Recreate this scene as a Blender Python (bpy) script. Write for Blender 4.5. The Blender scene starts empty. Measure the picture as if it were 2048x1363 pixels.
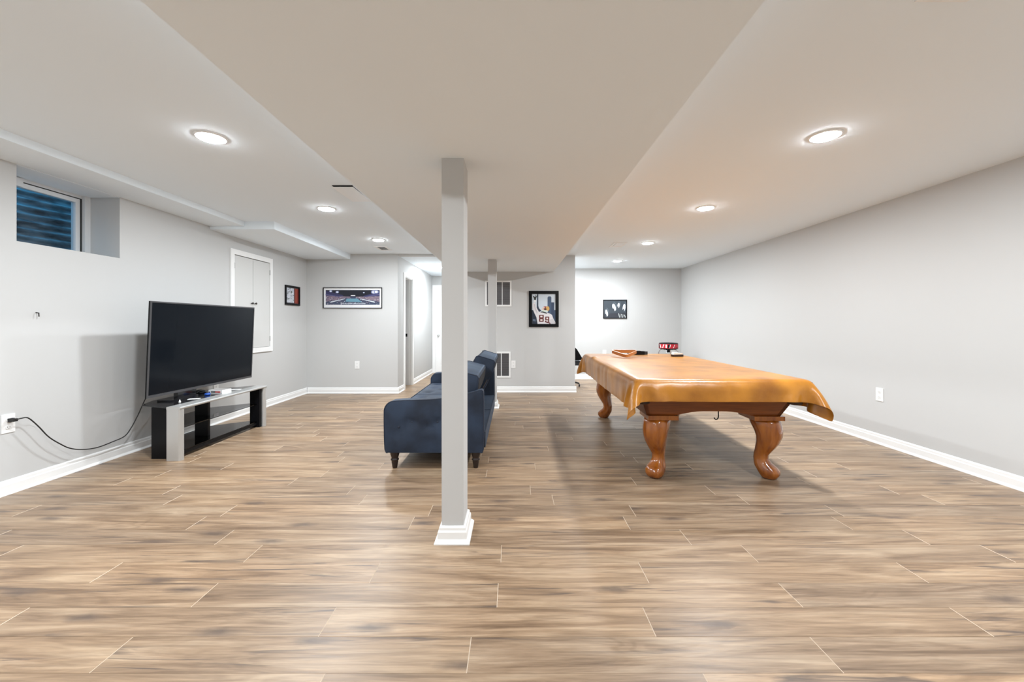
import bpy, bmesh, math, random
import numpy as np
from mathutils import Vector, Matrix, noise as mnoise

random.seed(7)
sc = bpy.context.scene
C = sc.collection
R = math.radians

# ------------------------------------------------------------------ camera
CAM_Z = 1.18
F_PX = 800.0
cd = bpy.data.cameras.new('camera')
cam = bpy.data.objects.new('camera', cd)
C.objects.link(cam)
cam.location = (0, 0, CAM_Z)
cam.rotation_euler = (R(90), 0, 0)
cd.sensor_width = 36
cd.lens = F_PX * 36 / 2048
cd.shift_y = -34.5 / 2048
cd.shift_x = -2.0 / 2048
cd.clip_start = 0.05
cd.clip_end = 200
sc.camera = cam

# ------------------------------------------------------------------ world: dusk sky above the window well
w = bpy.data.worlds.new('dusk_sky')
sc.world = w
w.use_nodes = True
bg = w.node_tree.nodes['Background']
bg.inputs[0].default_value = (0.07, 0.40, 0.72, 1)
bg.inputs[1].default_value = 2.0

# ------------------------------------------------------------------ exposure
vs = sc.view_settings
vs.view_transform = 'Standard'
vs.look = 'None'
vs.gamma = 1
vs.use_curve_mapping = False
vs.exposure = 0.13
LAMP_W = 29.0          # each recessed lamp
LAMP_COL = (0.93, 0.985, 1.03)

# ------------------------------------------------------------------ room measures (metres, camera at the origin of X and Y)
XL, XR = -3.5, 3.6           # left and right walls
YREAR = -1.9                 # wall behind the camera
YBL = 6.78                   # back wall, left part
YMID = 6.90                  # wall with the grilles
YBR = 8.56                   # back wall, right part
XHL, XHR = -1.953, -0.95     # hall
YHE = 9.64                   # hall end
XME = 1.07                   # free end of the middle wall
XAL = 0.30                   # alcove side wall
ZC = 2.36                    # ceiling
ZS = 2.077                   # boxed beam
ZH = 2.335                   # hall ceiling


# ------------------------------------------------------------------ helpers
def mat(name, col=(.8, .8, .8), rough=.5, metal=0.0, spec=None, **kw):
    m = bpy.data.materials.new(name)
    m.use_nodes = True
    b = m.node_tree.nodes['Principled BSDF']
    b.inputs['Base Color'].default_value = (*col, 1)
    b.inputs['Roughness'].default_value = rough
    b.inputs['Metallic'].default_value = metal
    if spec is not None:
        b.inputs['Specular IOR Level'].default_value = spec
    for k, v in kw.items():
        b.inputs[k.replace('_', ' ')].default_value = v
    return m


def nodes_of(m):
    nt = m.node_tree
    return nt, nt.nodes, nt.links, nt.nodes['Principled BSDF']


def add_bump(m, scale, strength, dist=.002, detail=3, vec_scale=None):
    nt, N, L, b = nodes_of(m)
    tc = N.new('ShaderNodeTexCoord')
    nz = N.new('ShaderNodeTexNoise')
    nz.inputs['Scale'].default_value = scale
    nz.inputs['Detail'].default_value = detail
    if vec_scale:
        mp = N.new('ShaderNodeMapping')
        mp.inputs['Scale'].default_value = vec_scale
        L.new(tc.outputs['Object'], mp.inputs[0])
        L.new(mp.outputs[0], nz.inputs['Vector'])
    else:
        L.new(tc.outputs['Object'], nz.inputs['Vector'])
    bp = N.new('ShaderNodeBump')
    bp.inputs['Strength'].default_value = strength
    bp.inputs['Distance'].default_value = dist
    L.new(nz.outputs['Fac'], bp.inputs['Height'])
    L.new(bp.outputs[0], b.inputs['Normal'])
    return nz


def noise_tint(m, c1, c2, scale, vec_scale=(1, 1, 1), detail=4, lo=.35, hi=.65):
    nt, N, L, b = nodes_of(m)
    tc = N.new('ShaderNodeTexCoord')
    mp = N.new('ShaderNodeMapping')
    mp.inputs['Scale'].default_value = vec_scale
    nz = N.new('ShaderNodeTexNoise')
    nz.inputs['Scale'].default_value = scale
    nz.inputs['Detail'].default_value = detail
    cr = N.new('ShaderNodeValToRGB')
    cr.color_ramp.elements[0].position = lo
    cr.color_ramp.elements[0].color = (*c1, 1)
    cr.color_ramp.elements[1].position = hi
    cr.color_ramp.elements[1].color = (*c2, 1)
    L.new(tc.outputs['Object'], mp.inputs[0])
    L.new(mp.outputs[0], nz.inputs['Vector'])
    L.new(nz.outputs['Fac'], cr.inputs[0])
    L.new(cr.outputs[0], b.inputs['Base Color'])
    return m


def mesh_obj(name, bm, m=None, parent=None, smooth=False):
    me = bpy.data.meshes.new(name)
    bm.normal_update()
    bm.to_mesh(me)
    bm.free()
    o = bpy.data.objects.new(name, me)
    C.objects.link(o)
    if m:
        me.materials.append(m)
    if parent:
        o.parent = parent
    if smooth:
        for p in me.polygons:
            p.use_smooth = True
    return o


def shade(o, ang=35):
    me = o.data
    for p in me.polygons:
        p.use_smooth = True
    me.set_sharp_from_angle(angle=R(ang))
    return o


def tag(o, label=None, cat=None, group=None, kind=None):
    if label:
        o['label'] = label
    if cat:
        o['category'] = cat
    if group:
        o['group'] = group
    if kind:
        o['kind'] = kind
    return o


def thing(name, loc, label, cat, rz=0.0, group=None, kind=None):
    o = bpy.data.objects.new(name, None)
    o.empty_display_size = .1
    C.objects.link(o)
    o.location = loc
    o.rotation_euler = (0, 0, rz)
    return tag(o, label, cat, group, kind)


def bx(bm, x0, x1, y0, y1, z0, z1):
    v = [bm.verts.new(p) for p in ((x0, y0, z0), (x1, y0, z0), (x1, y1, z0), (x0, y1, z0),
                                   (x0, y0, z1), (x1, y0, z1), (x1, y1, z1), (x0, y1, z1))]
    for f in ((0, 3, 2, 1), (4, 5, 6, 7), (0, 1, 5, 4), (1, 2, 6, 5), (2, 3, 7, 6), (3, 0, 4, 7)):
        bm.faces.new([v[i] for i in f])
    return v


def bev(bm, off, seg=2, ang=30):
    es = [e for e in bm.edges if len(e.link_faces) == 2 and e.calc_face_angle(0) > R(ang)]
    bmesh.ops.bevel(bm, geom=es, offset=off, segments=seg, affect='EDGES', profile=.5, clamp_overlap=True)


def box(name, x0, x1, y0, y1, z0, z1, m, parent=None, b=0.0, seg=2):
    bm = bmesh.new()
    bx(bm, x0, x1, y0, y1, z0, z1)
    if b:
        bev(bm, b, seg)
    o = mesh_obj(name, bm, m, parent)
    if b and seg > 1:
        shade(o, 40)
    return o


def rings(bm, rr, cap0=True, cap1=True, close=True):
    """loft a list of rings (lists of points)"""
    vs_ = [[bm.verts.new(p) for p in r] for r in rr]
    n = len(vs_[0])
    for a, b in zip(vs_, vs_[1:]):
        for i in range(n if close else n - 1):
            j = (i + 1) % n
            bm.faces.new((a[i], a[j], b[j], b[i]))
    if cap0:
        bm.faces.new(vs_[0][::-1])
    if cap1:
        bm.faces.new(vs_[-1])
    return vs_


def lathe(bm, prof, n=20, c=(0, 0, 0), cap0=True, cap1=True):
    rr = []
    for r, z in prof:
        rr.append([(c[0] + r * math.cos(2 * math.pi * k / n), c[1] + r * math.sin(2 * math.pi * k / n), c[2] + z) for k in range(n)])
    return rings(bm, rr, cap0, cap1)


def tube(bm, pts, r, n=8, caps=True):
    pts = [Vector(p) for p in pts]
    up = Vector((0, 0, 1))
    prev = None
    rr = []
    for i, p in enumerate(pts):
        a = pts[max(i - 1, 0)]
        b = pts[min(i + 1, len(pts) - 1)]
        t = (b - a).normalized()
        if prev is None:
            s = t.cross(up)
            if s.length < 1e-3:
                s = t.cross(Vector((1, 0, 0)))
            s.normalize()
        else:
            s = (prev - t * prev.dot(t)).normalized()
        prev = s
        u = s.cross(t)
        rad = r[i] if isinstance(r, (list, tuple)) else r
        rr.append([p + (s * math.cos(2 * math.pi * k / n) + u * math.sin(2 * math.pi * k / n)) * rad for k in range(n)])
    rings(bm, rr, caps, caps)


def smooth_path(pts, k=6):
    """Catmull-Rom through the points"""
    P = [Vector(p) for p in pts]
    P = [P[0] * 2 - P[1]] + P + [P[-1] * 2 - P[-2]]
    out = []
    for i in range(1, len(P) - 2):
        for s in range(k):
            t = s / k
            p0, p1, p2, p3 = P[i - 1:i + 3]
            out.append(.5 * ((2 * p1) + (p2 - p0) * t + (2 * p0 - 5 * p1 + 4 * p2 - p3) * t * t + (3 * p1 - p0 - 3 * p2 + p3) * t ** 3))
    out.append(P[-2])
    return out


def prism(bm, poly, axis, a, b):
    """extrude a 2-D polygon along an axis: 'z' poly=(x,y); 'y' poly=(x,z); 'x' poly=(y,z)"""
    def pt(p, t):
        return {'z': (p[0], p[1], t), 'y': (p[0], t, p[1]), 'x': (t, p[0], p[1])}[axis]
    r0 = [pt(p, a) for p in poly]
    r1 = [pt(p, b) for p in poly]
    rings(bm, [r0, r1])
    bmesh.ops.recalc_face_normals(bm, faces=bm.faces[:])


def copy_tree(o, parent=None):
    c = o.copy()
    C.objects.link(c)
    c.parent = parent
    for ch in list(o.children):
        copy_tree(ch, c)
    return c


# ------------------------------------------------------------------ materials
M = {}
M['wall'] = mat('grey_wall_paint', (.575, .575, .568), .75, spec=.25)
add_bump(M['wall'], 260, .05, .001)
M['ceiling'] = mat('white_ceiling_paint', (.87, .935, .985), .85, spec=.2)
add_bump(M['ceiling'], 180, .08, .001)
M['trim'] = mat('white_trim_paint', (.88, .88, .87), .38)
M['white_plastic'] = mat('white_plastic', (.85, .85, .84), .35)
M['slot'] = mat('dark_slot', (.03, .03, .03), .6)
M['black'] = mat('black_satin', (.005, .005, .006), .30, spec=.15)
M['black_gloss'] = mat('black_gloss', (.008, .008, .010), .12)
M['rubber'] = mat('black_rubber', (.012, .012, .012), .5)
M['silver'] = mat('silver_paint', (.56, .56, .55), .38, metal=.55)
M['gunmetal'] = mat('dark_grey_metal', (.10, .10, .105), .35, metal=.6)
M['chrome'] = mat('chrome', (.6, .6, .62), .18, metal=1.0)
M['bronze'] = mat('dark_bronze', (.035, .03, .028), .35, metal=.7)
M['slat'] = mat('grille_slat_paint', (.17, .17, .18), .5)
M['cavity'] = mat('dark_duct', (.015, .015, .016), .9)


def lens_mat():
    m = bpy.data.materials.new('lit_lamp_lens')
    m.use_nodes = True
    nt = m.node_tree
    nt.nodes.clear()
    e = nt.nodes.new('ShaderNodeEmission')
    e.inputs[0].default_value = (*LAMP_COL, 1)
    e.inputs[1].default_value = 140
    o = nt.nodes.new('ShaderNodeOutputMaterial')
    nt.links.new(e.outputs[0], o.inputs[0])
    return m


M['lens'] = lens_mat()


def glass_mat(name, tint, refl=.08, rough=.03):
    m = bpy.data.materials.new(name)
    m.use_nodes = True
    nt = m.node_tree
    nt.nodes.clear()
    N, L = nt.nodes, nt.links
    t = N.new('ShaderNodeBsdfTransparent')
    t.inputs[0].default_value = (*tint, 1)
    g = N.new('ShaderNodeBsdfGlossy')
    g.inputs[1].default_value = rough
    fr = N.new('ShaderNodeFresnel')
    ge = N.new('ShaderNodeNewGeometry')
    ior = N.new('ShaderNodeMapRange')          # leaving the sheet uses the inverse index
    ior.inputs['To Min'].default_value = 1.5
    ior.inputs['To Max'].default_value = 1 / 1.5 + .34
    L.new(ge.outputs['Backfacing'], ior.inputs['Value'])
    L.new(ior.outputs[0], fr.inputs[0])
    mx = N.new('ShaderNodeMixShader')
    o = N.new('ShaderNodeOutputMaterial')
    L.new(fr.outputs[0], mx.inputs[0])
    L.new(t.outputs[0], mx.inputs[1])
    L.new(g.outputs[0], mx.inputs[2])
    L.new(mx.outputs[0], o.inputs[0])
    return m


M['smoked_glass'] = glass_mat('smoked_glass', (.33, .34, .36))
M['window_glass'] = glass_mat('window_glass', (.9, .93, .95))


def plank_mat():
    m = mat('oak_laminate', (.4, .27, .17), .38, spec=.4)
    nt, N, L, b = nodes_of(m)
    at = N.new('ShaderNodeAttribute')
    at.attribute_name = 'tone'
    tc = N.new('ShaderNodeTexCoord')

    def math_(op, a=None, bb=None, av=None, bv=None):
        n = N.new('ShaderNodeMath')
        n.operation = op
        if a is not None:
            L.new(a, n.inputs[0])
        if bb is not None:
            L.new(bb, n.inputs[1])
        if av is not None:
            n.inputs[0].default_value = av
        if bv is not None:
            n.inputs[1].default_value = bv
        return n.outputs[0]
    off = N.new('ShaderNodeVectorMath')
    off.operation = 'SCALE'
    L.new(at.outputs['Color'], off.inputs[0])
    off.inputs['Scale'].default_value = 47.0
    vec = N.new('ShaderNodeVectorMath')
    vec.operation = 'ADD'
    L.new(tc.outputs['Object'], vec.inputs[0])
    L.new(off.outputs[0], vec.inputs[1])

    def nz(scale, detail=4, rough=.55, dist=0.0):
        mp = N.new('ShaderNodeMapping')
        mp.inputs['Scale'].default_value = scale
        L.new(vec.outputs[0], mp.inputs[0])
        n = N.new('ShaderNodeTexNoise')
        n.inputs['Scale'].default_value = 1
        n.inputs['Detail'].default_value = detail
        n.inputs['Roughness'].default_value = rough
        n.inputs['Distortion'].default_value = dist
        L.new(mp.outputs[0], n.inputs['Vector'])
        return n.outputs['Fac'], mp

    def ramp(fac, stops):
        cr = N.new('ShaderNodeValToRGB')
        el = cr.color_ramp.elements
        el[0].position, el[0].color = stops[0][0], (*stops[0][1], 1)
        el[1].position, el[1].color = stops[-1][0], (*stops[-1][1], 1)
        for p, c in stops[1:-1]:
            e = el.new(p)
            e.color = (*c, 1)
        L.new(fac, cr.inputs[0])
        return cr.outputs[0]

    def mix(fac, a, bcol, mode='MIX', fv=None):
        n = N.new('ShaderNodeMix')
        n.data_type = 'RGBA'
        n.blend_type = mode
        if fac is not None:
            L.new(fac, n.inputs[0])
        if fv is not None:
            n.inputs[0].default_value = fv
        if isinstance(a, tuple):
            n.inputs[6].default_value = (*a, 1)
        else:
            L.new(a, n.inputs[6])
        if isinstance(bcol, tuple):
            n.inputs[7].default_value = (*bcol, 1)
        else:
            L.new(bcol, n.inputs[7])
        return n.outputs[2]
    # broad tone along the board
    broad, _ = nz((1.3, 13.0, 1), 5, .6, .9)
    base = ramp(broad, [(.30, (.182, .117, .071)), (.5, (.312, .215, .136)), (.70, (.435, .325, .221))])
    # board-to-board tone
    sep = N.new('ShaderNodeSeparateColor')
    L.new(at.outputs['Color'], sep.inputs[0])
    tone = ramp(sep.outputs[0], [(0, (.86, .87, .90)), (.5, (.98, .97, .96)), (1, (1.10, 1.07, 1.03))])
    base = mix(None, base, tone, 'MULTIPLY', 1.0)
    # fine grain
    fine, _ = nz((5.0, 120.0, 1), 5, .65)
    fr = ramp(fine, [(.3, (.78, .77, .76)), (.7, (1.12, 1.12, 1.12))])
    base = mix(None, base, fr, 'MULTIPLY', 1.0)
    med, _ = nz((2.4, 48.0, 1), 4, .6, .5)
    mr = ramp(med, [(.36, (.66, .63, .61)), (.50, (1, 1, 1)), (.66, (1.16, 1.16, 1.15))])
    base = mix(None, base, mr, 'MULTIPLY', .6)
    # cathedral figure
    fig, mp = nz((1.6, 9.0, 1), 2, .5, .4)
    fs = math_('SINE', math_('MULTIPLY', fig, bv=62.0))
    fs = math_('MULTIPLY_ADD', fs, bv=.5)
    fmask, _ = nz((.8, 5.0, 1), 1)
    fm = math_('MULTIPLY', ramp(fmask, [(.5, (0, 0, 0)), (.68, (1, 1, 1))]), bv=.35)
    figc = ramp(fs, [(.0, (.62, .58, .55)), (.6, (1.05, 1.05, 1.05))])
    base = mix(fm, base, mix(None, base, figc, 'MULTIPLY', 1.0))
    # dark grey-brown streaks
    st, _ = nz((1.5, 26.0, 1), 4, .6, 1.2)
    sm, _ = nz((1.0, 4.5, 1), 2)
    stf = math_('MULTIPLY', ramp(st, [(.55, (0, 0, 0)), (.66, (1, 1, 1))]), ramp(sm, [(.46, (0, 0, 0)), (.58, (.85, .85, .85))]))
    base = mix(stf, base, (.088, .064, .052))
    # knots
    vmp = N.new('ShaderNodeMapping')
    vmp.inputs['Scale'].default_value = (1.55, 5.2, 1)
    dn = N.new('ShaderNodeTexNoise')
    dn.inputs['Scale'].default_value = 14
    dmix = N.new('ShaderNodeVectorMath')
    dmix.operation = 'MULTIPLY_ADD'
    L.new(tc.outputs['Object'], dn.inputs['Vector'])
    L.new(dn.outputs['Color'], dmix.inputs[0])
    dmix.inputs[1].default_value = (.06, .03, 0)
    L.new(vec.outputs[0], dmix.inputs[2])
    L.new(dmix.outputs[0], vmp.inputs[0])
    vo = N.new('ShaderNodeTexVoronoi')
    vo.voronoi_dimensions = '2D'
    vo.inputs['Scale'].default_value = 1
    L.new(vmp.outputs[0], vo.inputs['Vector'])
    vsep = N.new('ShaderNodeSeparateColor')
    L.new(vo.outputs['Color'], vsep.inputs[0])
    pick = math_('GREATER_THAN', vsep.outputs[0], bv=.62)
    kf = ramp(vo.outputs['Distance'], [(.03, (1, 1, 1)), (.17, (0, 0, 0))])
    kf = math_('MULTIPLY', math_('MULTIPLY', kf, pick), bv=.75)
    base = mix(kf, base, (.085, .060, .048))
    L.new(base, b.inputs['Base Color'])
    rr = ramp(fine, [(.2, (.31, .31, .31)), (.8, (.44, .44, .44))])
    L.new(rr, b.inputs['Roughness'])
    bp = N.new('ShaderNodeBump')
    bp.inputs['Strength'].default_value = .12
    bp.inputs['Distance'].default_value = .0015
    L.new(fine, bp.inputs['Height'])
    L.new(bp.outputs[0], b.inputs['Normal'])
    return m


M['plank'] = plank_mat()
M['joint'] = mat('plank_joint', (.42, .32, .23), .6)
M['plank_end_glint'] = mat('plank_bevel_painted_glint', (.66, .54, .42), .5)  # light caught by the end bevels, painted in as a paler colour

# ------------------------------------------------------------------ floor
bm = bmesh.new()
bx(bm, XL - .4, XR + .2, YREAR - .2, YHE + .2, -.12, -.0045)
floor = mesh_obj('floor', bm, M['joint'])
tag(floor, 'oak-look laminate plank floor of the basement room', 'floor', kind='structure')
PW, PL = .157, 1.275
Y0 = 1.352
fixed = {0: -.157, 1: .54, 2: -.067, 3: .62, 4: -1.335 + PL}
EXTRA = []


def plank_into(vl, fl, cl, x0, x1, y0, y1, tone):
    gx, gy, ch = .0003, .0003, .0012
    x0 += gx
    x1 -= gx
    y0 += gy
    y1 -= gy
    n = len(vl)
    for (i, z) in ((0, -.0045), (0, -.0009), (ch, 0.0)):
        j = i * .8
        vl += [(x0 + i, y0 + j, z), (x1 - i, y0 + j, z), (x1 - i, y1 - j, z), (x0 + i, y1 - j, z)]
    for k in range(2):
        for i in range(4):
            j = (i + 1) % 4
            fl.append((n + 4 * k + i, n + 4 * k + j, n + 4 * k + 4 + j, n + 4 * k + 4 + i))
    fl.append((n + 8, n + 9, n + 10, n + 11))
    cl += [tone] * 12


def plank_mesh(name, vl, fl, cl, parent):
    me = bpy.data.meshes.new(name)
    me.from_pydata(vl, [], fl)
    a = me.attributes.new('tone', 'FLOAT_COLOR', 'POINT')
    a.data.foreach_set('color', [c for t in cl for c in (*t, 1)])
    me.materials.append(M['plank'])
    me.materials.append(M['plank_end_glint'])
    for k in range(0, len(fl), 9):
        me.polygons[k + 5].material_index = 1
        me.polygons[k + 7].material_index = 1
    o = bpy.data.objects.new(name, me)
    C.objects.link(o)
    o.parent = parent
    return o


rng = random.Random(11)
sv, sf, scol = [], [], []
row = math.floor((YREAR - Y0) / PW)
while Y0 + row * PW < YHE:
    y0, y1 = Y0 + row * PW, Y0 + (row + 1) * PW
    xa, xb = XL - .3, XR + .1
    if y0 > YBL:
        xb = XR + .1
    offs = fixed.get(row, rng.uniform(0, PL))
    x = offs - PL * math.ceil((offs - xa) / PL)
    while x < xb:
        a0, a1 = max(x, xa), min(x + PL, xb)
        if a1 - a0 > .01:
            tone = (rng.random(), rng.random(), rng.random())
            if .55 < y0 < 5.6:
                v_, f_, c_ = [], [], []
                plank_into(v_, f_, c_, a0, a1, y0, y1, tone)
                plank_mesh('plank', v_, f_, c_, floor)
            else:
                plank_into(sv, sf, scol, a0, a1, y0, y1, tone)
        x += PL
    row += 1
far = plank_mesh('distant_planks', sv, sf, scol, floor)
far['kind'] = 'stuff'


# ------------------------------------------------------------------ walls
def struct(name, bm, m, label, cat):
    bmesh.ops.recalc_face_normals(bm, faces=bm.faces[:])
    o = mesh_obj(name, bm, m)
    return tag(o, label, cat, kind='structure')


def slab_with_holes(bm, axis, t0, t1, a0, a1, z0, z1, holes):
    """wall normal to axis, holes = (a0,a1,z0,z1)"""
    A = sorted({a0, a1, *[h[0] for h in holes], *[h[1] for h in holes]})
    Z = sorted({z0, z1, *[h[2] for h in holes], *[h[3] for h in holes]})
    for i in range(len(A) - 1):
        for j in range(len(Z) - 1):
            ca, cz = (A[i] + A[i + 1]) / 2, (Z[j] + Z[j + 1]) / 2
            if any(h[0] < ca < h[1] and h[2] < cz < h[3] for h in holes):
                continue
            if axis == 'x':
                bx(bm, t0, t1, A[i], A[i + 1], Z[j], Z[j + 1])
            else:
                bx(bm, A[i], A[i + 1], t0, t1, Z[j], Z[j + 1])
    bmesh.ops.remove_doubles(bm, verts=bm.verts[:], dist=1e-5)
    # drop the inner faces shared by two blocks
    seen = {}
    for f in bm.faces:
        k = tuple(sorted(v.index for v in f.verts))
        seen.setdefault(k, []).append(f)
    bm.verts.index_update()
    seen = {}
    for f in bm.faces:
        seen.setdefault(tuple(sorted(v.index for v in f.verts)), []).append(f)
    bmesh.ops.delete(bm, geom=[f for fs in seen.values() if len(fs) > 1 for f in fs], context='FACES_ONLY')


ZS1, ZS2, YS2 = 2.305, 2.27, 4.62     # left bulkheads
WY0, WY1, WZ0 = 2.82, 3.56, 1.763     # window recess
bm = bmesh.new()
slab_with_holes(bm, 'x', XL - .34, XL, YREAR - .12, YBL + .12, -.1, ZC + .1,
                [(WY0, WY1, WZ0, ZS1), (5.0, 5.735, .855, 2.05)])
struct('wall_left', bm, M['wall'], 'light grey left wall with high window recess', 'wall')
bm = bmesh.new(); bx(bm, XR, XR + .12, YREAR - .12, YBR + .12, -.1, ZC + .1)
struct('wall_right', bm, M['wall'], 'long light grey right wall beside the pool table', 'wall')
bm = bmesh.new(); bx(bm, XL - .2, XR + .12, YREAR - .12, YREAR, -.1, ZC + .1)
struct('wall_rear', bm, M['wall'], 'light grey wall behind the viewer', 'wall')
bm = bmesh.new(); bx(bm, XL, XHL, YBL, YBL + .12, -.1, ZC)
struct('wall_back_left', bm, M['wall'], 'grey back wall with the panoramic stadium picture', 'wall')
bm = bmesh.new(); bx(bm, XHR, XME, YMID, YMID + .12, -.1, ZC)
struct('wall_middle', bm, M['wall'], 'grey wall with two return grilles and football picture', 'wall')
bm = bmesh.new(); bx(bm, XAL - .12, XR + .12, YBR, YBR + .12, -.1, ZC + .1)
struct('wall_back_right', bm, M['wall'], 'bright grey back wall behind the pool table', 'wall')
bm = bmesh.new(); bx(bm, XAL - .12, XAL, YMID + .12, YBR, -.1, ZC)
struct('wall_alcove', bm, M['wall'], 'side wall of the alcove behind the middle wall', 'wall')
DY0, DY1, DZ = 7.20, 7.74, 2.035
bm = bmesh.new()
slab_with_holes(bm, 'x', XHL - .127, XHL, YBL + .12, YHE, -.1, ZC, [(DY0, DY1, -.1, DZ)])
struct('wall_hall_left', bm, M['wall'], 'white-lit hall wall with an open doorway', 'wall')
bm = bmesh.new(); bx(bm, XHR, XHR + .12, YMID + .12, YHE, -.1, ZC)
struct('wall_hall_right', bm, M['wall'], 'right wall of the hall behind the middle wall', 'wall')
bm = bmesh.new(); bx(bm, XL, XHR + .12, YHE, YHE + .12, -.1, ZC + .1)
struct('wall_hall_end', bm, M['wall'], 'end wall of the hall around the white door', 'wall')
bm = bmesh.new(); bx(bm, XL - .12, XL, YBL + .12, YHE, -.1, ZC)
struct('wall_closet', bm, M['wall'], 'far wall of the dark closet off the hall', 'wall')
bm = bmesh.new(); bx(bm, XHL, XHR, YBL, YBL + .12, ZH, ZC)
struct('trim_1', bm, M['wall'], 'narrow grey header over the hall opening', 'trim')

# ceilings
bm = bmesh.new(); bx(bm, XL - .34, XR + .12, YREAR - .12, YHE + .12, ZC, ZC + .1)
struct('ceiling', bm, M['ceiling'], 'white ceiling with recessed lights', 'ceiling')
bm = bmesh.new(); bx(bm, XHL, XHR, YBL + .12, YHE, ZH, ZC)
struct('ceiling_hall', bm, M['ceiling'], 'white ceiling of the hall', 'ceiling')
bm = bmesh.new(); bx(bm, -1.034, .699, YREAR, YMID, ZS, ZC)
struct('ceiling_beam', bm, M['ceiling'], 'wide boxed white ceiling beam resting on the two columns', 'beam')
bm = bmesh.new(); bx(bm, XL, -3.10, YREAR, YS2, ZS1, ZC)
struct('ceiling_bulkhead', bm, M['ceiling'], 'shallow white bulkhead running over the high window', 'bulkhead')
bm = bmesh.new(); bx(bm, XL - .0, -2.757, YS2, YBL, ZS2, ZC)
struct('ceiling_bulkhead', bm, M['ceiling'], 'wider white bulkhead over the wall cabinet in the corner', 'bulkhead')
bm = bmesh.new(); bx(bm, XL - .34, XL, WY0, WY1, ZS1 - .004, ZS1 - .0005)
struct('trim_2', bm, M['ceiling'], 'white top of the window recess', 'trim')

# ------------------------------------------------------------------ baseboards
BBP = [(0, 0), (.022, 0), (.022, .006), (.013, .022), (.013, .068), (.009, .074), (.0085, .090), (.004, .098), (0, .100)]


def baseboard(name, p0, p1, n, label, parent=None):
    bm = bmesh.new()
    rr = []
    for p in (p0, p1):
        rr.append([(p[0] + n[0] * d, p[1] + n[1] * d, z) for d, z in BBP])
    rings(bm, rr)
    bmesh.ops.recalc_face_normals(bm, faces=bm.faces[:])
    o = mesh_obj(name, bm, M['trim'])
    return tag(o, label, 'baseboard', kind='structure')


baseboard('baseboard_left', (XL, YREAR), (XL, YBL), (1, 0), 'white baseboard along the left wall behind the television')
baseboard('baseboard_right', (XR, YREAR), (XR, YBR), (-1, 0), 'white baseboard along the right wall')
baseboard('baseboard_rear', (XL + .03, YREAR), (XR - .03, YREAR), (0, 1), 'white baseboard along the wall behind the viewer')
baseboard('baseboard_back_left', (XL + .022, YBL), (XHL + .022, YBL), (0, -1), 'white baseboard under the panoramic stadium picture')
baseboard('baseboard_middle', (XHR, YMID), (XME + .022, YMID), (0, -1), 'white baseboard under the return grilles')
baseboard('baseboard_middle_end', (XME, YMID), (XME, YMID + .12), (1, 0), 'short white baseboard on the end of the middle wall')
baseboard('baseboard_back_right', (XAL, YBR), (XR - .022, YBR), (0, -1), 'white baseboard along the bright back wall')
baseboard('baseboard_alcove', (XAL, YMID + .12), (XAL, YBR - .022), (1, 0), 'white baseboard in the alcove')
baseboard('baseboard_hall_near', (XHL, YBL - .0), (XHL, DY0 - .075), (1, 0), 'short white baseboard before the hall doorway')
baseboard('baseboard_hall_left', (XHL, DY1 + .075), (XHL, YHE), (1, 0), 'white baseboard along the hall beyond the doorway')
baseboard('baseboard_hall_right', (XHR, YMID + .12), (XHR, YHE), (-1, 0), 'white baseboard on the right of the hall')

# ------------------------------------------------------------------ columns


def column(x0, x1, y0, y1, label):
    t = thing('support_column', ((x0 + x1) / 2, (y0 + y1) / 2, 0), label, 'column', kind='structure')
    hx, hy = (x1 - x0) / 2, (y1 - y0) / 2
    bm = bmesh.new()
    bx(bm, -hx, hx, -hy, hy, 0, ZS)
    bev(bm, .0025, 2)
    shade(mesh_obj('shaft', bm, M['wall'], t), 40)
    bm = bmesh.new()
    rr = []
    for d, z in [(.036, 0), (.036, .006), (.027, .018), (.020, .024), (.019, .058), (.016, .064), (.013, .068), (.012, .080), (.004, .088), (0, .088)]:
        rr.append([(-hx - d, -hy - d, z), (hx + d, -hy - d, z), (hx + d, hy + d, z), (-hx - d, hy + d, z)])
    rings(bm, rr)
    mesh_obj('base_moulding', bm, M['trim'], t)
    return t


column(-.3865, -.268, 2.167, 2.354, 'square grey column in the foreground with white base')
column(-.350, -.232, 5.590, 5.777, 'thinner-looking grey column in the distance behind the sofa')


# ------------------------------------------------------------------ recessed lights
def make_light(name='recessed_light'):
    t = thing(name, (0, 0, 0), '', 'light')
    bm = bmesh.new()
    lathe(bm, [(.074, -.006), (.078, -.009), (.086, -.007), (.090, -.002), (.090, 0.0), (.074, 0)], 32, cap0=False, cap1=False)
    bmesh.ops.recalc_face_normals(bm, faces=bm.faces[:])
    mesh_obj('trim_ring', bm, M['trim'], t, True)
    bm = bmesh.new()
    lathe(bm, [(.0735, 0), (.0735, -.008), (.070, -.013), (.055, -.016), (.02, -.0175)], 32)
    bmesh.ops.recalc_face_normals(bm, faces=bm.faces[:])
    mesh_obj('lens', bm, M['lens'], t, True)
    ld = bpy.data.lights.new('lamp', 'AREA')
    ld.shape = 'DISK'
    ld.size = .15
    ld.energy = LAMP_W
    ld.color = LAMP_COL
    lo = bpy.data.objects.new('lamp', ld)
    C.objects.link(lo)
    lo.parent = t
    lo.location = (0, 0, -.020)
    return t


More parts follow.
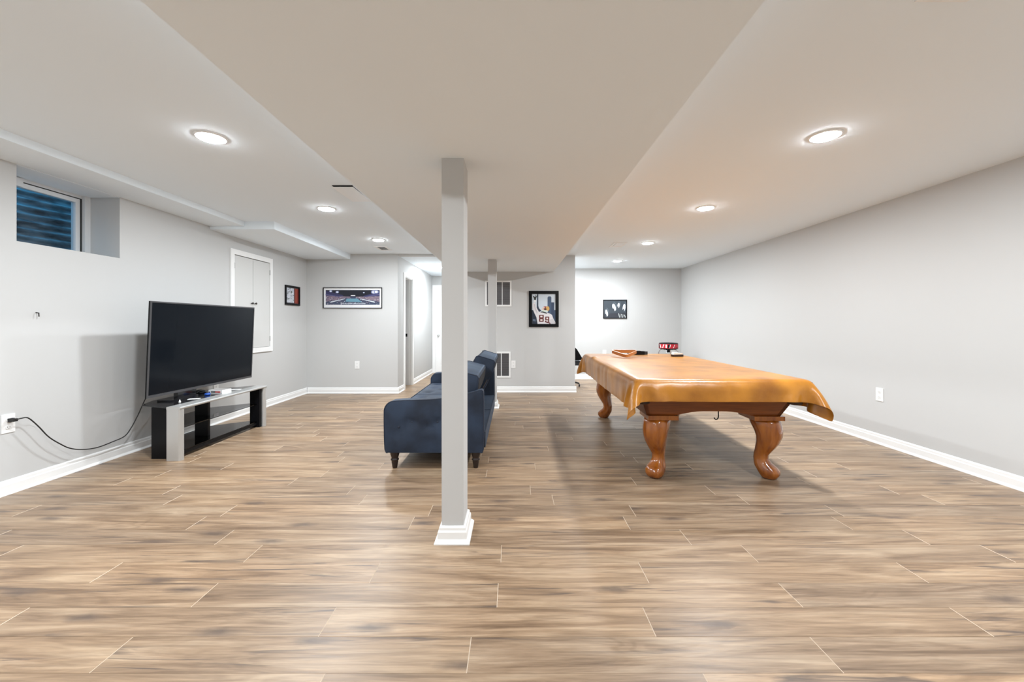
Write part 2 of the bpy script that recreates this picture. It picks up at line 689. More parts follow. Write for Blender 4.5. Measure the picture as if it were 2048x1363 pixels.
LIGHTS = [(-1.91, 2.53, 'recessed ceiling light on the left nearest the viewer, above the high window side'),
          (-1.91, 4.10, 'middle recessed ceiling light of the left row of three'),
          (-1.89, 5.62, 'farthest recessed ceiling light of the left row, beside a ceiling vent'),
          (1.96, 2.51, 'recessed ceiling light on the right nearest the viewer'),
          (1.96, 4.07, 'second recessed ceiling light in the right row'),
          (1.965, 5.83, 'third recessed ceiling light in the right row, near the small vent'),
          (1.956, 7.50, 'farthest recessed ceiling light in the right row, by the back wall'),
          (-1.46, 8.18, 'recessed light in the hall ceiling beside the white door'),
          (.72, 7.75, 'recessed light in the alcove hidden behind the middle wall'),
          (-1.91, .95, 'recessed ceiling light on the left out of view above the viewer'),
          (1.96, .95, 'recessed ceiling light on the right out of view above the viewer'),
          (-1.91, -.62, 'added unseen ceiling light on the left behind the viewer, brightening the ceiling'),  # this rear pair is added, unseen, to lift the ceiling and near floor
          (1.96, -.62, 'added unseen ceiling light on the right behind the viewer, brightening the ceiling')]
l0 = make_light()
for i, (x, y, lab) in enumerate(LIGHTS):
    o = l0 if i == 0 else copy_tree(l0)
    o.location = (x, y, ZH if 'hall ceiling' in lab else ZC)
    o['label'] = lab
    o['group'] = 'recessed ceiling lights'
    if 'hall ceiling' in lab:
        for ch in o.children:
            if ch.type == 'LIGHT':
                ch.data = ch.data.copy()
                ch.data.energy = LAMP_W * 1.4


# ------------------------------------------------------------------ ceiling vents
def make_vent():
    t = thing('ceiling_vent', (0, 0, 0), '', 'vent')
    hx, hy = .095, .16
    bm = bmesh.new()
    ix, iy = .060, .125
    for a in ((-hx, -ix, -hy, hy), (ix, hx, -hy, hy), (-ix, ix, -hy, -iy), (-ix, ix, iy, hy)):
        bx(bm, *a, -.007, 0)
    mesh_obj('frame', bm, M['trim'], t)
    box('duct_opening', -ix, ix, -iy, iy, -.0005, .0, M['cavity'], t)
    for k in range(7):
        x = -ix + .012 + k * .016
        bm = bmesh.new()
        prism(bm, [(x, -.001), (x + .010, -.006), (x + .011, -.005), (x + .001, 0)], 'y', -iy, iy)
        mesh_obj('louver', bm, M['trim'], t)
    return t


v0 = make_vent()
for i, (x, y, lab) in enumerate([(1.567, 5.97, 'small white ceiling vent beside the right row of lights'),
                                 (-2.03, 6.25, 'small white ceiling vent near the hall opening'),
                                 (1.56, 1.30, 'white ceiling vent at the top edge of the view')]):
    o = v0 if i == 0 else copy_tree(v0)
    o.location = (x, y, ZC)
    o['label'] = lab
    o['group'] = 'ceiling vents'

# air deflector clipped over a vent by the beam
t = thing('air_deflector', (-1.455, 3.41, ZC), 'white air deflector on the ceiling with a dark open mouth', 'deflector')
bm = bmesh.new()
bx(bm, -.09, .09, 0, .44, -.004, 0)
mesh_obj('vent_plate', bm, M['cavity'], t)
bm = bmesh.new()
vv = []
rr = [[(-.09, 0, -.017), (.09, 0, -.017), (.09, .44, -.006), (-.09, .44, -.006)],
      [(-.09, 0, -.014), (.09, 0, -.014), (.09, .44, -.002), (-.09, .44, -.002)]]
rings(bm, rr)
for s in (-1, 1):
    bx(bm, s * .09 - .002, s * .09 + .002, 0, .44, -.006, 0)
mesh_obj('hood', bm, M['trim'], t)


# ------------------------------------------------------------------ outlets
def make_outlet():
    t = thing('wall_outlet', (0, 0, 0), '', 'outlet')
    box('cover_plate', -.038, .038, -.006, 0, -.064, .064, M['white_plastic'], t, .003, 2)
    for s in (1, -1):
        bm = bmesh.new()
        prof = [(.0165 * math.cos(a) * 1.0, s * .027 + max(-.0125, min(.0125, .0165 * math.sin(a)))) for a in [2 * math.pi * k / 24 for k in range(24)]]
        prism(bm, prof, 'y', -.0085, -.004)
        rc = mesh_obj('receptacle', bm, M['white_plastic'], t)
        for dx, h in ((-.0065, .0045), (.0065, .0038)):
            box('slot', dx - .0012, dx + .0012, -.0088, -.0080, s * .027 + .002 - h, s * .027 + .002 + h, M['slot'], rc)
        bm = bmesh.new()
        prism(bm, [(.0024 * math.cos(a), s * .027 - .0085 + .0024 * math.sin(a)) for a in [2 * math.pi * k / 10 for k in range(10)]], 'y', -.0088, -.008)
        mesh_obj('slot', bm, M['slot'], rc)
    return t


o0 = make_outlet()
OUTS = [(XL, 2.77, .49, 90, 'white wall outlet with a black plug in it on the left wall'),
        (XL, 4.71, .47, 90, 'white wall outlet on the left wall behind the television'),
        (-2.64, YBL, .482, 0, 'white wall outlet below the panoramic stadium picture'),
        (.006, YMID, .482, 0, 'white wall outlet right beside the lower return grille'),
        (1.955, YBR, .555, 0, 'white wall outlet on the back wall just above the pool table'),
        (XR, 3.925, .486, -90, 'white wall outlet on the bare right wall')]
for i, (x, y, z, a, lab) in enumerate(OUTS):
    o = o0 if i == 0 else copy_tree(o0)
    o.location = (x, y, z)
    o.rotation_euler = (0, 0, R(a))
    o['label'] = lab
    o['group'] = 'wall outlets'


# ------------------------------------------------------------------ return grilles
def make_grille(wd, ht):
    t = thing('return_grille', (0, 0, 0), '', 'grille')
    hx, hz, b = wd / 2, ht / 2, .028
    bm = bmesh.new()
    for a in ((-hx, -hx + b, -hz, hz), (hx - b, hx, -hz, hz), (-hx + b, hx - b, -hz, -hz + b), (-hx + b, hx - b, hz - b, hz)):
        bx(bm, a[0], a[1], -.010, 0, a[2], a[3])
    mesh_obj('frame', bm, M['trim'], t)
    third = (wd - 2 * b) / 3
    for k in (1, 2):
        x = -hx + b + k * third
        box('divider', x - .006, x + .006, -.010, 0, -hz + b, hz - b, M['trim'], t)
    box('duct_opening', -hx + b, hx - b, -.0006, 0, -hz + b, hz - b, M['cavity'], t)
    n = int((ht - 2 * b) / .0185)
    p = (ht - 2 * b) / n
    for k in range(n):
        z = -hz + b + k * p
        bm = bmesh.new()
        prism(bm, [(-.001, z + .001), (-.0015, z + .004), (-.0085, z + p * .86), (-.008, z + p * .68)], 'x', -hx + b, hx - b)
        mesh_obj('slat', bm, M['slat'], t)
    return t


g0 = make_grille(.454, .446)
g0.location = (-.252, YMID, 1.70)
g0['label'] = 'upper white return-air grille partly behind the far column'
g0['group'] = 'return-air grilles'
g1 = copy_tree(g0)
g1.location = (-.268, YMID, .475)
g1['label'] = 'lower white return-air grille near the floor behind the sofa'


# ------------------------------------------------------------------ pictures
def print_mat():
    m = mat('picture_print', (1, 1, 1), .35)
    nt, N, L, b = nodes_of(m)
    a = N.new('ShaderNodeAttribute')
    a.attribute_name = 'ink'
    L.new(a.outputs['Color'], b.inputs['Base Color'])
    return m


M['print'] = print_mat()


def lin(c):
    return tuple((v / 255 / 12.92) if v / 255 <= .04045 else ((v / 255 + .055) / 1.055) ** 2.4 for v in c)


def flat_print(name, polys, parent, y):
    """polys: (sRGB colour, [(x,z)...]) layered front to back"""
    vl, fl, cl = [], [], []
    step = .006 / max(len(polys), 60)
    y -= .0008
    for i, (c, pts) in enumerate(polys):
        n = len(vl)
        yy = y - step * i
        vl += [(p[0], yy, p[1]) for p in pts]
        fl.append(tuple(range(n, n + len(pts))))
        cl += [(*lin(c), 1)] * len(pts)
    me = bpy.data.meshes.new(name)
    me.from_pydata(vl, [], fl)
    a = me.attributes.new('ink', 'FLOAT_COLOR', 'POINT')
    a.data.foreach_set('color', [v for c in cl for v in c])
    me.materials.append(M['print'])
    o = bpy.data.objects.new(name, me)
    C.objects.link(o)
    o.parent = parent
    return o


def rect(x0, x1, z0, z1):
    return [(x0, z0), (x1, z0), (x1, z1), (x0, z1)]


def ell(cx, cz, rx, rz, n=18, rot=0.0):
    out = []
    for k in range(n):
        a = 2 * math.pi * k / n
        x, z = rx * math.cos(a), rz * math.sin(a)
        out.append((cx + x * math.cos(rot) - z * math.sin(rot), cz + x * math.sin(rot) + z * math.cos(rot)))
    return out


def picture(loc, rz, wd, ht, fw, label, fm=None, depth=.022):
    t = thing('framed_picture', loc, label, 'picture', rz, 'framed pictures on the walls')
    hx, hz = wd / 2, ht / 2
    bm = bmesh.new()
    for d0, pts in (('t', [(-hx, hz), (hx, hz), (hx - fw, hz - fw), (-hx + fw, hz - fw)]),
                    ('b', [(-hx, -hz), (hx, -hz), (hx - fw, -hz + fw), (-hx + fw, -hz + fw)]),
                    ('l', [(-hx, -hz), (-hx, hz), (-hx + fw, hz - fw), (-hx + fw, -hz + fw)]),
                    ('r', [(hx, -hz), (hx, hz), (hx - fw, hz - fw), (hx - fw, -hz + fw)])):
        b2 = bmesh.new()
        prism(b2, pts, 'y', -depth, 0)
        me = bpy.data.meshes.new('tmp')
        b2.to_mesh(me)
        b2.free()
        bm.from_mesh(me)
        bpy.data.meshes.remove(me)
    mesh_obj('frame', bm, fm or M['black'], t)
    return t, hx - fw, hz - fw


pr = random.Random(5)
# panoramic stadium
t, hx, hz = picture((-2.714, YBL, 1.618), 0, .998, .352, .010, 'wide framed stadium panorama with white mat on the back wall')
polys = [((232, 232, 234), rect(-hx, hx, -hz, hz))]
ix, z0, z1 = hx - .032, -hz + .048, hz - .034
H = z1 - z0
polys.append(((24, 26, 40), rect(-ix, ix, z0, z1)))
polys.append(((52, 52, 92), [(-ix, z0 + H * .55), (-.15, z0 + H * .55), (-.17, z0 + H * .66), (-ix, z0 + H * .95)]))
polys.append(((52, 52, 92), [(ix, z0 + H * .55), (.16, z0 + H * .55), (.2, z0 + H * .62), (ix, z0 + H * .9)]))
polys.append(((128, 112, 128), [(-ix, z0 + H * .2), (0, z0 + H * .45), (0, z0 + H * .55), (-ix, z0 + H * .62)]))
polys.append(((132, 116, 128), [(ix, z0 + H * .2), (0, z0 + H * .45), (0, z0 + H * .55), (ix, z0 + H * .58)]))
polys.append(((62, 74, 98), [(-ix, z0), (ix, z0), (ix, z0 + H * .2), (.1, z0 + H * .46), (-.1, z0 + H * .46), (-ix, z0 + H * .2)]))
for k in range(360):
    x = pr.uniform(-ix, ix)
    u = abs(x) / ix
    z = z0 + H * pr.uniform(.0, .5 + .1 * u)
    c = pr.choice([(170, 150, 160), (70, 70, 100), (200, 200, 215), (90, 84, 110), (40, 48, 70), (150, 120, 130)])
    s = pr.uniform(.003, .007)
    polys.append((c, rect(max(-ix, x - s), min(ix, x + s), max(z0, z - s * .7), min(z1, z + s * .7))))
polys.append(((104, 152, 172), [(-.12, z0 + H * .22), (.16, z0 + H * .18), (.08, z0 + H * .42), (-.10, z0 + H * .42)]))
for s in (-1, 1):
    polys.append(((220, 228, 236), [(s * .38, z0 + H * .14), (s * .37, z0 + H * .22), (s * .13, z0 + H * .42), (s * .13, z0 + H * .39)]))
    polys.append(((88, 88, 130), [(s * ix, z0 + H * .66), (s * .2, z0 + H * .52), (s * .2, z0 + H * .55), (s * ix, z0 + H * .74)]))
for k in range(34):
    x = -.2 + k * .0125
    polys.append(((215, 222, 232), rect(x, x + pr.uniform(.004, .009), z0 + H * .06, z0 + H * (.06 + pr.uniform(.04, .09)))))
polys.append(((60, 66, 96), rect(-.035, .055, z0 + H * .44, z0 + H * .55)))
polys.append(((240, 240, 245), rect(-.03, .045, z0 + H * .60, z0 + H * .65)))
for x, z, r in ((-.37, .93, .028), (-.26, .86, .03), (.19, .82, .017), (.36, .88, .05), (.40, .92, .045)):
    zc = min(z0 + H * z, z1 - r * .7)
    polys.append(((120, 128, 168), ell(x, zc, r, r * .68)))
    polys.append(((232, 238, 248), ell(x, zc, r * .6, r * .42)))
flat_print('print', polys, t, -.006)
box('backing', -hx, hx, -.006, -.001, -hz, hz, M['white_plastic'], t)

# football player
t, hx, hz = picture((.530, YMID, 1.435), 0, .512, .620, .052, 'framed football player print, white jersey number 89, in thick black frame')
W, Hh = 2 * hx, 2 * hz


def uv(u, v):
    return (-hx + u * W, -hz + v * Hh)


def P_(c, *pts):
    return (c, [uv(*p) for p in pts])


polys = [((206, 216, 226), rect(-hx, hx, -hz, hz)),
         P_((64, 84, 112), (.66, 0), (1, 0), (1, .46), (.94, .46), (.94, .72), (.82, .72), (.82, .88), (.79, .92), (.70, .92), (.66, .88)),
         P_((46, 62, 90), (.82, .2), (.94, .2), (.94, .72), (.82, .72)),
         P_((36, 48, 70), (.20, .40), (.30, .40), (.40, .44), (.30, .52), (.27, .60), (.27, 1), (.22, 1)),
         P_((30, 40, 58), (0, 0), (.26, 0), (.22, .3), (.04, .46), (0, .46)),
         P_((96, 110, 130), (.04, .1), (.16, .08), (.15, .15), (.04, .17)),
         # arm and torso
         P_((226, 222, 224), (.03, .70), (.13, .72), (.19, .55), (.30, .40), (.40, .40), (.60, .36), (.72, .36), (.85, .30), (.90, .18), (1.0, .04), (1, 0), (.24, 0), (.19, .22), (.08, .40), (.02, .58)),
         P_((196, 190, 196), (.08, .66), (.13, .66), (.16, .52), (.24, .40), (.22, .33), (.12, .48)),
         P_((206, 204, 208), (.74, .14), (.88, .18), (.98, .03), (.90, 0), (.80, 0)),
         # glove
         P_((40, 42, 40), (.09, .80), (.17, .80), (.18, .86), (.24, .95), (.22, .96), (.16, .90), (.155, .97), (.135, .97), (.135, .90), (.05, .94), (.04, .92), (.08, .86)),
         P_((232, 232, 232), (.06, .73), (.17, .73), (.16, .80), (.09, .80)),
         # helmet
         (((150, 40, 36)), [uv(.58 + .15 * math.cos(a), .50 + .085 * math.sin(a)) for a in [2 * math.pi * k / 20 for k in range(20)]]),
         (((214, 168, 96)), [uv(.66 + .08 * math.cos(a), .51 + .08 * math.sin(a)) for a in [2 * math.pi * k / 20 for k in range(20)]]),
         (((230, 206, 190)), [uv(.50 + .08 * math.cos(a), .49 + .07 * math.sin(a)) for a in [2 * math.pi * k / 20 for k in range(20)]]),
         P_((70, 22, 22), (.47, .50), (.57, .53), (.64, .49), (.56, .46)),
         P_((214, 226, 214), (.42, .42), (.68, .40), (.66, .45), (.44, .46)),
         P_((44, 56, 54), (.36, .38), (.44, .38), (.62, .34), (.64, .37), (.46, .42), (.38, .41))]
MR = (96, 28, 30)


def digit8(u, v, w_, h_):
    s = .036
    out = []
    for k in (0, 1):
        b0 = v + k * h_ / 2
        out.append(P_(MR, (u + .01, b0 + .0), (u + w_ - .01, b0), (u + w_, b0 + .02), (u + w_, b0 + h_ / 2 - .01), (u + w_ - .012, b0 + h_ / 2), (u + .012, b0 + h_ / 2), (u, b0 + h_ / 2 - .01), (u, b0 + .02)))
        out.append(P_((236, 224, 220), (u + s * 1.5, b0 + s), (u + w_ - s * 1.5, b0 + s), (u + w_ - s * 1.5, b0 + h_ / 2 - s * .8), (u + s * 1.5, b0 + h_ / 2 - s * .8)))
    return out


polys += digit8(.30, .07, .20, .23)
u, v, w_, h_ = .56, .03, .17, .215
polys.append(P_(MR, (u, v + h_ * .5), (u + .02, v + h_ * .42), (u + w_, v + h_ * .42), (u + w_, v + h_ * .96), (u + w_ - .02, v + h_), (u + .02, v + h_), (u, v + h_ * .95)))
polys.append(P_((236, 224, 220), (u + .05, v + h_ * .58), (u + w_ - .05, v + h_ * .58), (u + w_ - .05, v + h_ * .84), (u + .05, v + h_ * .84)))
polys.append(P_(MR, (u + w_ - .05, v + .02), (u + w_, v + .02), (u + w_, v + h_ * .5), (u + w_ - .05, v + h_ * .5)))
polys.append(P_(MR, (u - .01, v + .03), (u + w_ - .02, v - .01), (u + w_, v + .03), (u + .03, v + .06), (u + .03, v + .08), (u - .01, v + .08)))
polys.append(P_(MR, (.73, .0), (.79, .0), (.74, .08)))
flat_print('print', polys, t, -.006)
box('backing', -hx, hx, -.006, -.001, -hz, hz, M['white_plastic'], t)

# dark four-face photograph: generic half-lit faces
t, hx, hz = picture((2.180, YBR, 1.493), 0, .508, .402, .012, 'dark black-and-white picture of four half-lit faces on the back wall')
W, Hh = 2 * hx, 2 * hz
polys = [((62, 70, 78), rect(-hx, hx, -hz, hz)), ((52, 54, 62), [uv(0, 0), uv(1, 0), uv(1, .3), uv(0, .25)])]
for (cx, cz, rx, rz, rot) in ((.13, .28, .055, .20, .12), (.46, .60, .075, .21, .18), (.655, .70, .05, .15, -.12), (.90, .58, .06, .22, -.1)):
    polys.append(((84, 94, 102), [uv(*p) for p in ell(cx + .02, cz + .06, rx * 1.5, rz * 1.2, 18, rot)]))
    polys.append(((62, 70, 78), [uv(*p) for p in ell(cx - .01, cz + .05, rx * 1.35, rz * 1.1, 18, rot)]))
    polys.append(((226, 232, 238), [uv(*p) for p in ell(cx, cz, rx, rz, 18, rot)]))
    polys.append(((62, 68, 76), [uv(*p) for p in ell(cx - .03, cz - rz * .75, rx * .6, rz * .5, 14, rot)]))
    polys.append(((100, 106, 116), [uv(*p) for p in ell(cx - .005, cz + rz * .15, rx * .2, rz * .07, 10, rot)]))
for k in range(5):
    x = .64 + k * .065
    polys.append(((190, 196, 196) if k % 2 == 0 else (120, 122, 122), [uv(x, .26 - .02 * k), uv(x + .03, .26 - .02 * k), uv(x + .085, .02), uv(x + .05, .02)]))
flat_print('print', polys, t, -.006)
box('backing', -hx, hx, -.006, -.001, -hz, hz, M['black'], t)

# small picture on the left wall
t, hx, hz = picture((XL, 6.335, 1.625), R(90), .41, .305, .022, 'small black-framed print with dark red panel on the left wall')
W, Hh = 2 * hx, 2 * hz
polys = [((40, 40, 44), rect(-hx, hx, -hz, hz)), ((198, 202, 210), [uv(.02, .06), uv(.62, .06), uv(.62, .94), uv(.02, .94)]),
         ((128, 42, 32), [uv(.66, .04), uv(.98, .04), uv(.98, .96), uv(.66, .96)]), ((150, 60, 36), [uv(.74, .1), uv(.86, .1), uv(.86, .9), uv(.74, .9)])]
for k in range(46):
    a, b_ = pr.uniform(.05, .56), pr.uniform(.08, .88)
    s = pr.uniform(.015, .05)
    polys.append((pr.choice([(50, 52, 66), (232, 234, 240), (150, 160, 180), (34, 34, 40), (80, 96, 84)]), [uv(a, b_), uv(a + s, b_ + .01), uv(a + s * .8, b_ + s * 2), uv(a - .01, b_ + s * 1.6)]))
flat_print('print', polys, t, -.006)
box('backing', -hx, hx, -.006, -.001, -hz, hz, M['black'], t)

# ------------------------------------------------------------------ wall cabinet in the left wall
t = thing('wall_cabinet', (XL, 5.3675, .79), 'built-in wall cabinet with two grey doors and white casing', 'cabinet', R(90))
hw, hh, cw = .43, 1.325, .065
bm = bmesh.new()
for a in ((-hw, -hw + cw, 0, hh), (hw - cw, hw, 0, hh), (-hw + cw, hw - cw, 0, cw), (-hw + cw, hw - cw, hh - cw, hh)):
    b2 = bmesh.new()
    bx(b2, a[0], a[1], -.020, 0, a[2], a[3])
    me = bpy.data.meshes.new('tmp'); b2.to_mesh(me); b2.free(); bm.from_mesh(me); bpy.data.meshes.remove(me)
mesh_obj('casing', bm, M['trim'], t)
box('cabinet_box', -hw + cw, hw - cw, .02, .10, cw, hh - cw, M['cavity'], t)
M['door_paint'] = mat('grey_door_paint', (.63, .63, .615), .5)
for s in (-1, 1):
    x0, x1 = (-hw + cw + .004, -.003) if s < 0 else (.003, hw - cw - .004)
    d = box('door', x0, x1, -.012, .012, cw + .004, hh - cw - .008, M['door_paint'], t, .002, 1)
    bm = bmesh.new()
    lathe(bm, [(.006, 0), (.006, .012), (.013, .018), (.014, .024), (.009, .030)], 14)
    bmesh.ops.rotate(bm, verts=bm.verts[:], matrix=Matrix.Rotation(R(90), 3, 'X'))
    bmesh.ops.translate(bm, verts=bm.verts[:], vec=(s * .035, -.012, .662))
    k = mesh_obj('knob', bm, M['bronze'], d, True)
    for z in (.18, 1.12):
        xx = (x0 - .002) if s < 0 else (x1 + .002)
        box('hinge', xx - .004, xx + .004, -.024, -.010, z - .035, z + .035, M['silver'], d)

# nail in the left wall
bm = bmesh.new()
tube(bm, [(0, 0, 0), (.022, 0, -.004)], .0035, 8)
tube(bm, [(.020, 0, -.004), (.022, 0, -.030)], .003, 8)
o = mesh_obj('wall_hook', bm, M['bronze'])
o.location = (XL, 2.935, 1.262)
tag(o, 'tiny dark hook screwed into the left wall under the window', 'hook')

# ------------------------------------------------------------------ basement window and well
wt = thing('window_1', (XL - .32, (WY0 + WY1) / 2, WZ0), 'high basement window with white frame looking into a steel well', 'window', R(90), kind='structure')
ww, wh = WY1 - WY0, ZS1 - WZ0
M['vinyl'] = mat('white_vinyl', (.78, .79, .80), .35)
hx = ww / 2
bm = bmesh.new()
for a in ((-hx, -hx + .045, 0, wh), (hx - .045, hx, 0, wh), (-hx + .045, hx - .045, 0, .010), (-hx + .045, hx - .045, wh - .03, wh)):
    bx(bm, a[0], a[1], -.03, .02, a[2], a[3])
mesh_obj('outer_frame', bm, M['vinyl'], wt)
bm = bmesh.new()
a0, a1, b0, b1 = -hx + .055, hx - .064, .014, wh - .040
for a in ((a0, a0 + .034, b0, b1), (a1 - .034, a1, b0, b1), (a0 + .034, a1 - .034, b0, b0 + .034), (a0 + .034, a1 - .034, b1 - .034, b1)):
    bx(bm, a[0], a[1], -.035, .005, a[2], a[3])
sash = mesh_obj('sash', bm, M['vinyl'], wt)
bm = bmesh.new()
for a in ((-hx + .045, a0, .010, wh - .03), (a1, hx - .045, .010, wh - .03), (a0, a1, .010, b0), (a0, a1, b1, wh - .03)):
    bx(bm, a[0], a[1], -.031, .012, a[2], a[3])
mesh_obj('gasket', bm, M['rubber'], wt)
box('pane', a0 + .034, a1 - .034, -.016, -.012, b0 + .034, b1 - .034, M['window_glass'], sash)
box('latch', -.16, -.11, -.05, -.033, b1 - .035, b1 + .03, M['vinyl'], wt, .004)
box('window_stop', hx - .045, hx, -.06, -.03, 0, wh, M['vinyl'], wt)

M['well_steel'] = mat('galvanised_steel', (.42, .45, .48), .5, metal=.15)
noise_tint(M['well_steel'], (.10, .11, .12), (.40, .43, .45), 7, (1, 1, 3), 6, .35, .62)
bm = bmesh.new()
rr = []
nz_ = 90
for i in range(nz_ + 1):
    z = 1.35 + i * (1.09 / nz_)
    wob = .022 * math.sin(2 * math.pi * z / .068)
    ring_ = []
    for k in range(25):
        a = math.pi * k / 24
        ring_.append((XL - .34 - .02 - (.55 + wob) * math.sin(a), (WY0 + WY1) / 2 - (1.05 + wob) * math.cos(a), z))
    rr.append(ring_)
rings(bm, rr, False, False, close=False)
o = mesh_obj('window_well', bm, M['well_steel'], None, True)
so = o.modifiers.new('thick', 'SOLIDIFY'); so.thickness = .004
tag(o, 'corrugated steel window well in blue dusk light outside the window', 'window well')
M['gravel'] = mat('grey_gravel', (.10, .10, .10), .9)
add_bump(M['gravel'], 40, .8, .02)
o = box('well_gravel', XL - .8, XL - .37, 2.72, 3.66, 1.28, 1.40, M['gravel'])
tag(o, 'dark gravel bed at the bottom of the window well', 'gravel', kind='stuff')

# ------------------------------------------------------------------ hall doorway and door
t = thing('door_1', (XHL, (DY0 + DY1) / 2, 0), 'white casing of the open hall doorway with black strike plate', 'doorway', R(90), kind='structure')
hx = (DY1 - DY0) / 2
bm = bmesh.new()
cw = .062
bx(bm, -hx - cw, -hx, -.018, 0, 0, DZ + cw)
bx(bm, hx, hx + cw, -.018, 0, 0, DZ + cw)
bx(bm, -hx, hx, -.018, 0, DZ, DZ + cw)
mesh_obj('casing', bm, M['trim'], t)
bm = bmesh.new()
bx(bm, -hx, -hx + .012, 0, .127, 0, DZ)
bx(bm, hx - .012, hx, 0, .127, 0, DZ)
bx(bm, -hx, hx, 0, .127, DZ - .012, DZ)
mesh_obj('jamb', bm, M['trim'], t)
box('door_stop', hx - .022, hx - .012, .05, .085, 0, DZ - .012, M['trim'], t)
box('strike_plate', hx - .0145, hx - .011, .088, .122, .93, .99, M['black'], t)

t = thing('door_2', (-1.46, YHE, 0), 'white panelled door with casing at the hall end', 'door', 0, kind='structure')
hx = .405
bm = bmesh.new()
bx(bm, -hx - .075, -hx, -.02, 0, 0, 2.035 + .075)
bx(bm, hx, hx + .075, -.02, 0, 0, 2.035 + .075)
bx(bm, -hx, hx, -.02, 0, 2.035, 2.11)
mesh_obj('casing', bm, M['trim'], t)
leaf = box('leaf', -hx + .003, hx - .003, -.008, 0, .008, 2.032, M['trim'], t)
for (a, b_, c_, d_) in ((-.30, -.06, 1.05, 1.92), (.06, .30, 1.05, 1.92), (-.30, -.06, .2, .88), (.06, .30, .2, .88)):
    bm = bmesh.new()
    rr = [[(a, -.008, c_), (b_, -.008, c_), (b_, -.008, d_), (a, -.008, d_)],
          [(a + .02, -.0135, c_ + .02), (b_ - .02, -.0135, c_ + .02), (b_ - .02, -.0135, d_ - .02), (a + .02, -.0135, d_ - .02)]]
    rings(bm, rr, False, True)
    mesh_obj('panel', bm, M['trim'], leaf)
bm = bmesh.new()
lathe(bm, [(.028, 0), (.028, .006), (.011, .01), (.011, .03), (.026, .042), (.026, .056), (.012, .064)], 18)
bmesh.ops.rotate(bm, verts=bm.verts[:], matrix=Matrix.Rotation(R(90), 3, 'X'))
bmesh.ops.translate(bm, verts=bm.verts[:], vec=(-.335, -.008, .90))
mesh_obj('knob', bm, M['silver'], leaf, True)

# ------------------------------------------------------------------ television stand
ts = thing('tv_stand', (-2.92, 4.045, 0), 'corner television stand with silver front frame and smoked glass shelves', 'tv stand')
FX0, FX1 = -.06, .06            # silver frame depth (X), local
HL = .605                       # half length (Y)
TZ = .463


def silver_leg(y0, y1):
    bm = bmesh.new()
    prism(bm, [(FX0, y0), (FX1 - .018, y0), (FX1 - .005, y0 + .006), (FX1, (y0 + y1) / 2), (FX1 - .005, y1 - .006), (FX1 - .018, y1), (FX0, y1)], 'z', 0, TZ - .022)
    return bm


for s in (-1, 1):
    y0, y1 = (-HL, -HL + .05) if s < 0 else (HL - .05, HL)
    mesh_obj('leg', silver_leg(y0, y1), M['silver'], ts)
bm = bmesh.new()
prism(bm, [(FX0, TZ - .022), (FX1 - .004, TZ - .022), (FX1 + .002, TZ - .014), (FX1 + .002, TZ - .006), (FX1 - .006, TZ), (FX0, TZ)], 'y', -HL - .002, HL + .002)
mesh_obj('front_rail', bm, M['silver'], ts)
top_poly = [(-.061, -HL), (-.061, HL), (-.10, HL - .01), (-.45, .30), (-.45, -.30), (-.37, -.50), (-.10, -HL + .01)]
bm = bmesh.new()
prism(bm, top_poly, 'z', TZ - .012, TZ - .001)
mesh_obj('top_panel', bm, M['black_gloss'], ts)
for z in (.263, .062):
    bm = bmesh.new()
    prism(bm, [(.0, -HL + .05), (.0, HL - .05), (-.10, HL - .06), (-.41, .30), (-.41, -.30), (-.25, -HL + .08)], 'z', z - .004, z + .004)
    mesh_obj('glass_shelf', bm, M['smoked_glass'], ts)
for s in (-1, 1):
    y0, y1 = (-HL + .05, -HL + .08) if s < 0 else (HL - .09, HL - .05)
    x0 = -.235 if s < 0 else -.08
    box('side_panel', x0, .03 if s > 0 else -.06, y0, y1, .0, TZ - .012, M['black'], ts, .002, 1)
box('rear_upright', -.25, -.12, -.06, -.03, .0, TZ - .012, M['black'], ts, .002, 1)
box('bottom_rail', -.02, .0, -HL + .05, HL - .05, .025, .055, M['black'], ts, .002, 1)

# ------------------------------------------------------------------ television
tv = thing('television', (-3.155, 4.13, TZ), 'large flat-screen television, switched off, on the silver stand', 'television')
W2, Z0, Z1 = .69, .535 - TZ, 1.376 - TZ
TILT = .035


def tvx(z):
    return (z - Z0) / (Z1 - Z0) * TILT


bm = bmesh.new()
rr = []
for x in (-.055, -.03, -.012, 0.0):
    ins = {-.055: .16, -.03: .10}.get(x, 0)
    rr.append([(x + tvx(Z0 + ins), -W2 + ins, Z0 + ins), (x + tvx(Z0 + ins), W2 - ins, Z0 + ins), (x + tvx(Z1 - ins), W2 - ins, Z1 - ins), (x + tvx(Z1 - ins), -W2 + ins, Z1 - ins)])
rings(bm, rr)
bmesh.ops.recalc_face_normals(bm, faces=bm.faces[:])
mesh_obj('housing', bm, M['black'], tv)
bm = bmesh.new()
b = .012
for (ya, yb, za, zb) in ((-W2, -W2 + b, Z0, Z1), (W2 - b, W2, Z0, Z1), (-W2 + b, W2 - b, Z0, Z0 + .022), (-W2 + b, W2 - b, Z1 - b, Z1)):
    rings(bm, [[(tvx(za), ya, za), (tvx(za), yb, za), (tvx(zb), yb, zb), (tvx(zb), ya, zb)],
               [(.007 + tvx(za), ya, za), (.007 + tvx(za), yb, za), (.007 + tvx(zb), yb, zb), (.007 + tvx(zb), ya, zb)]])
bmesh.ops.recalc_face_normals(bm, faces=bm.faces[:])
mesh_obj('bezel', bm, M['gunmetal'], tv)
M['screen'] = mat('dark_screen', (.004, .006, .009), .10, spec=.12)
bm = bmesh.new()
za, zb = Z0 + .022, Z1 - b
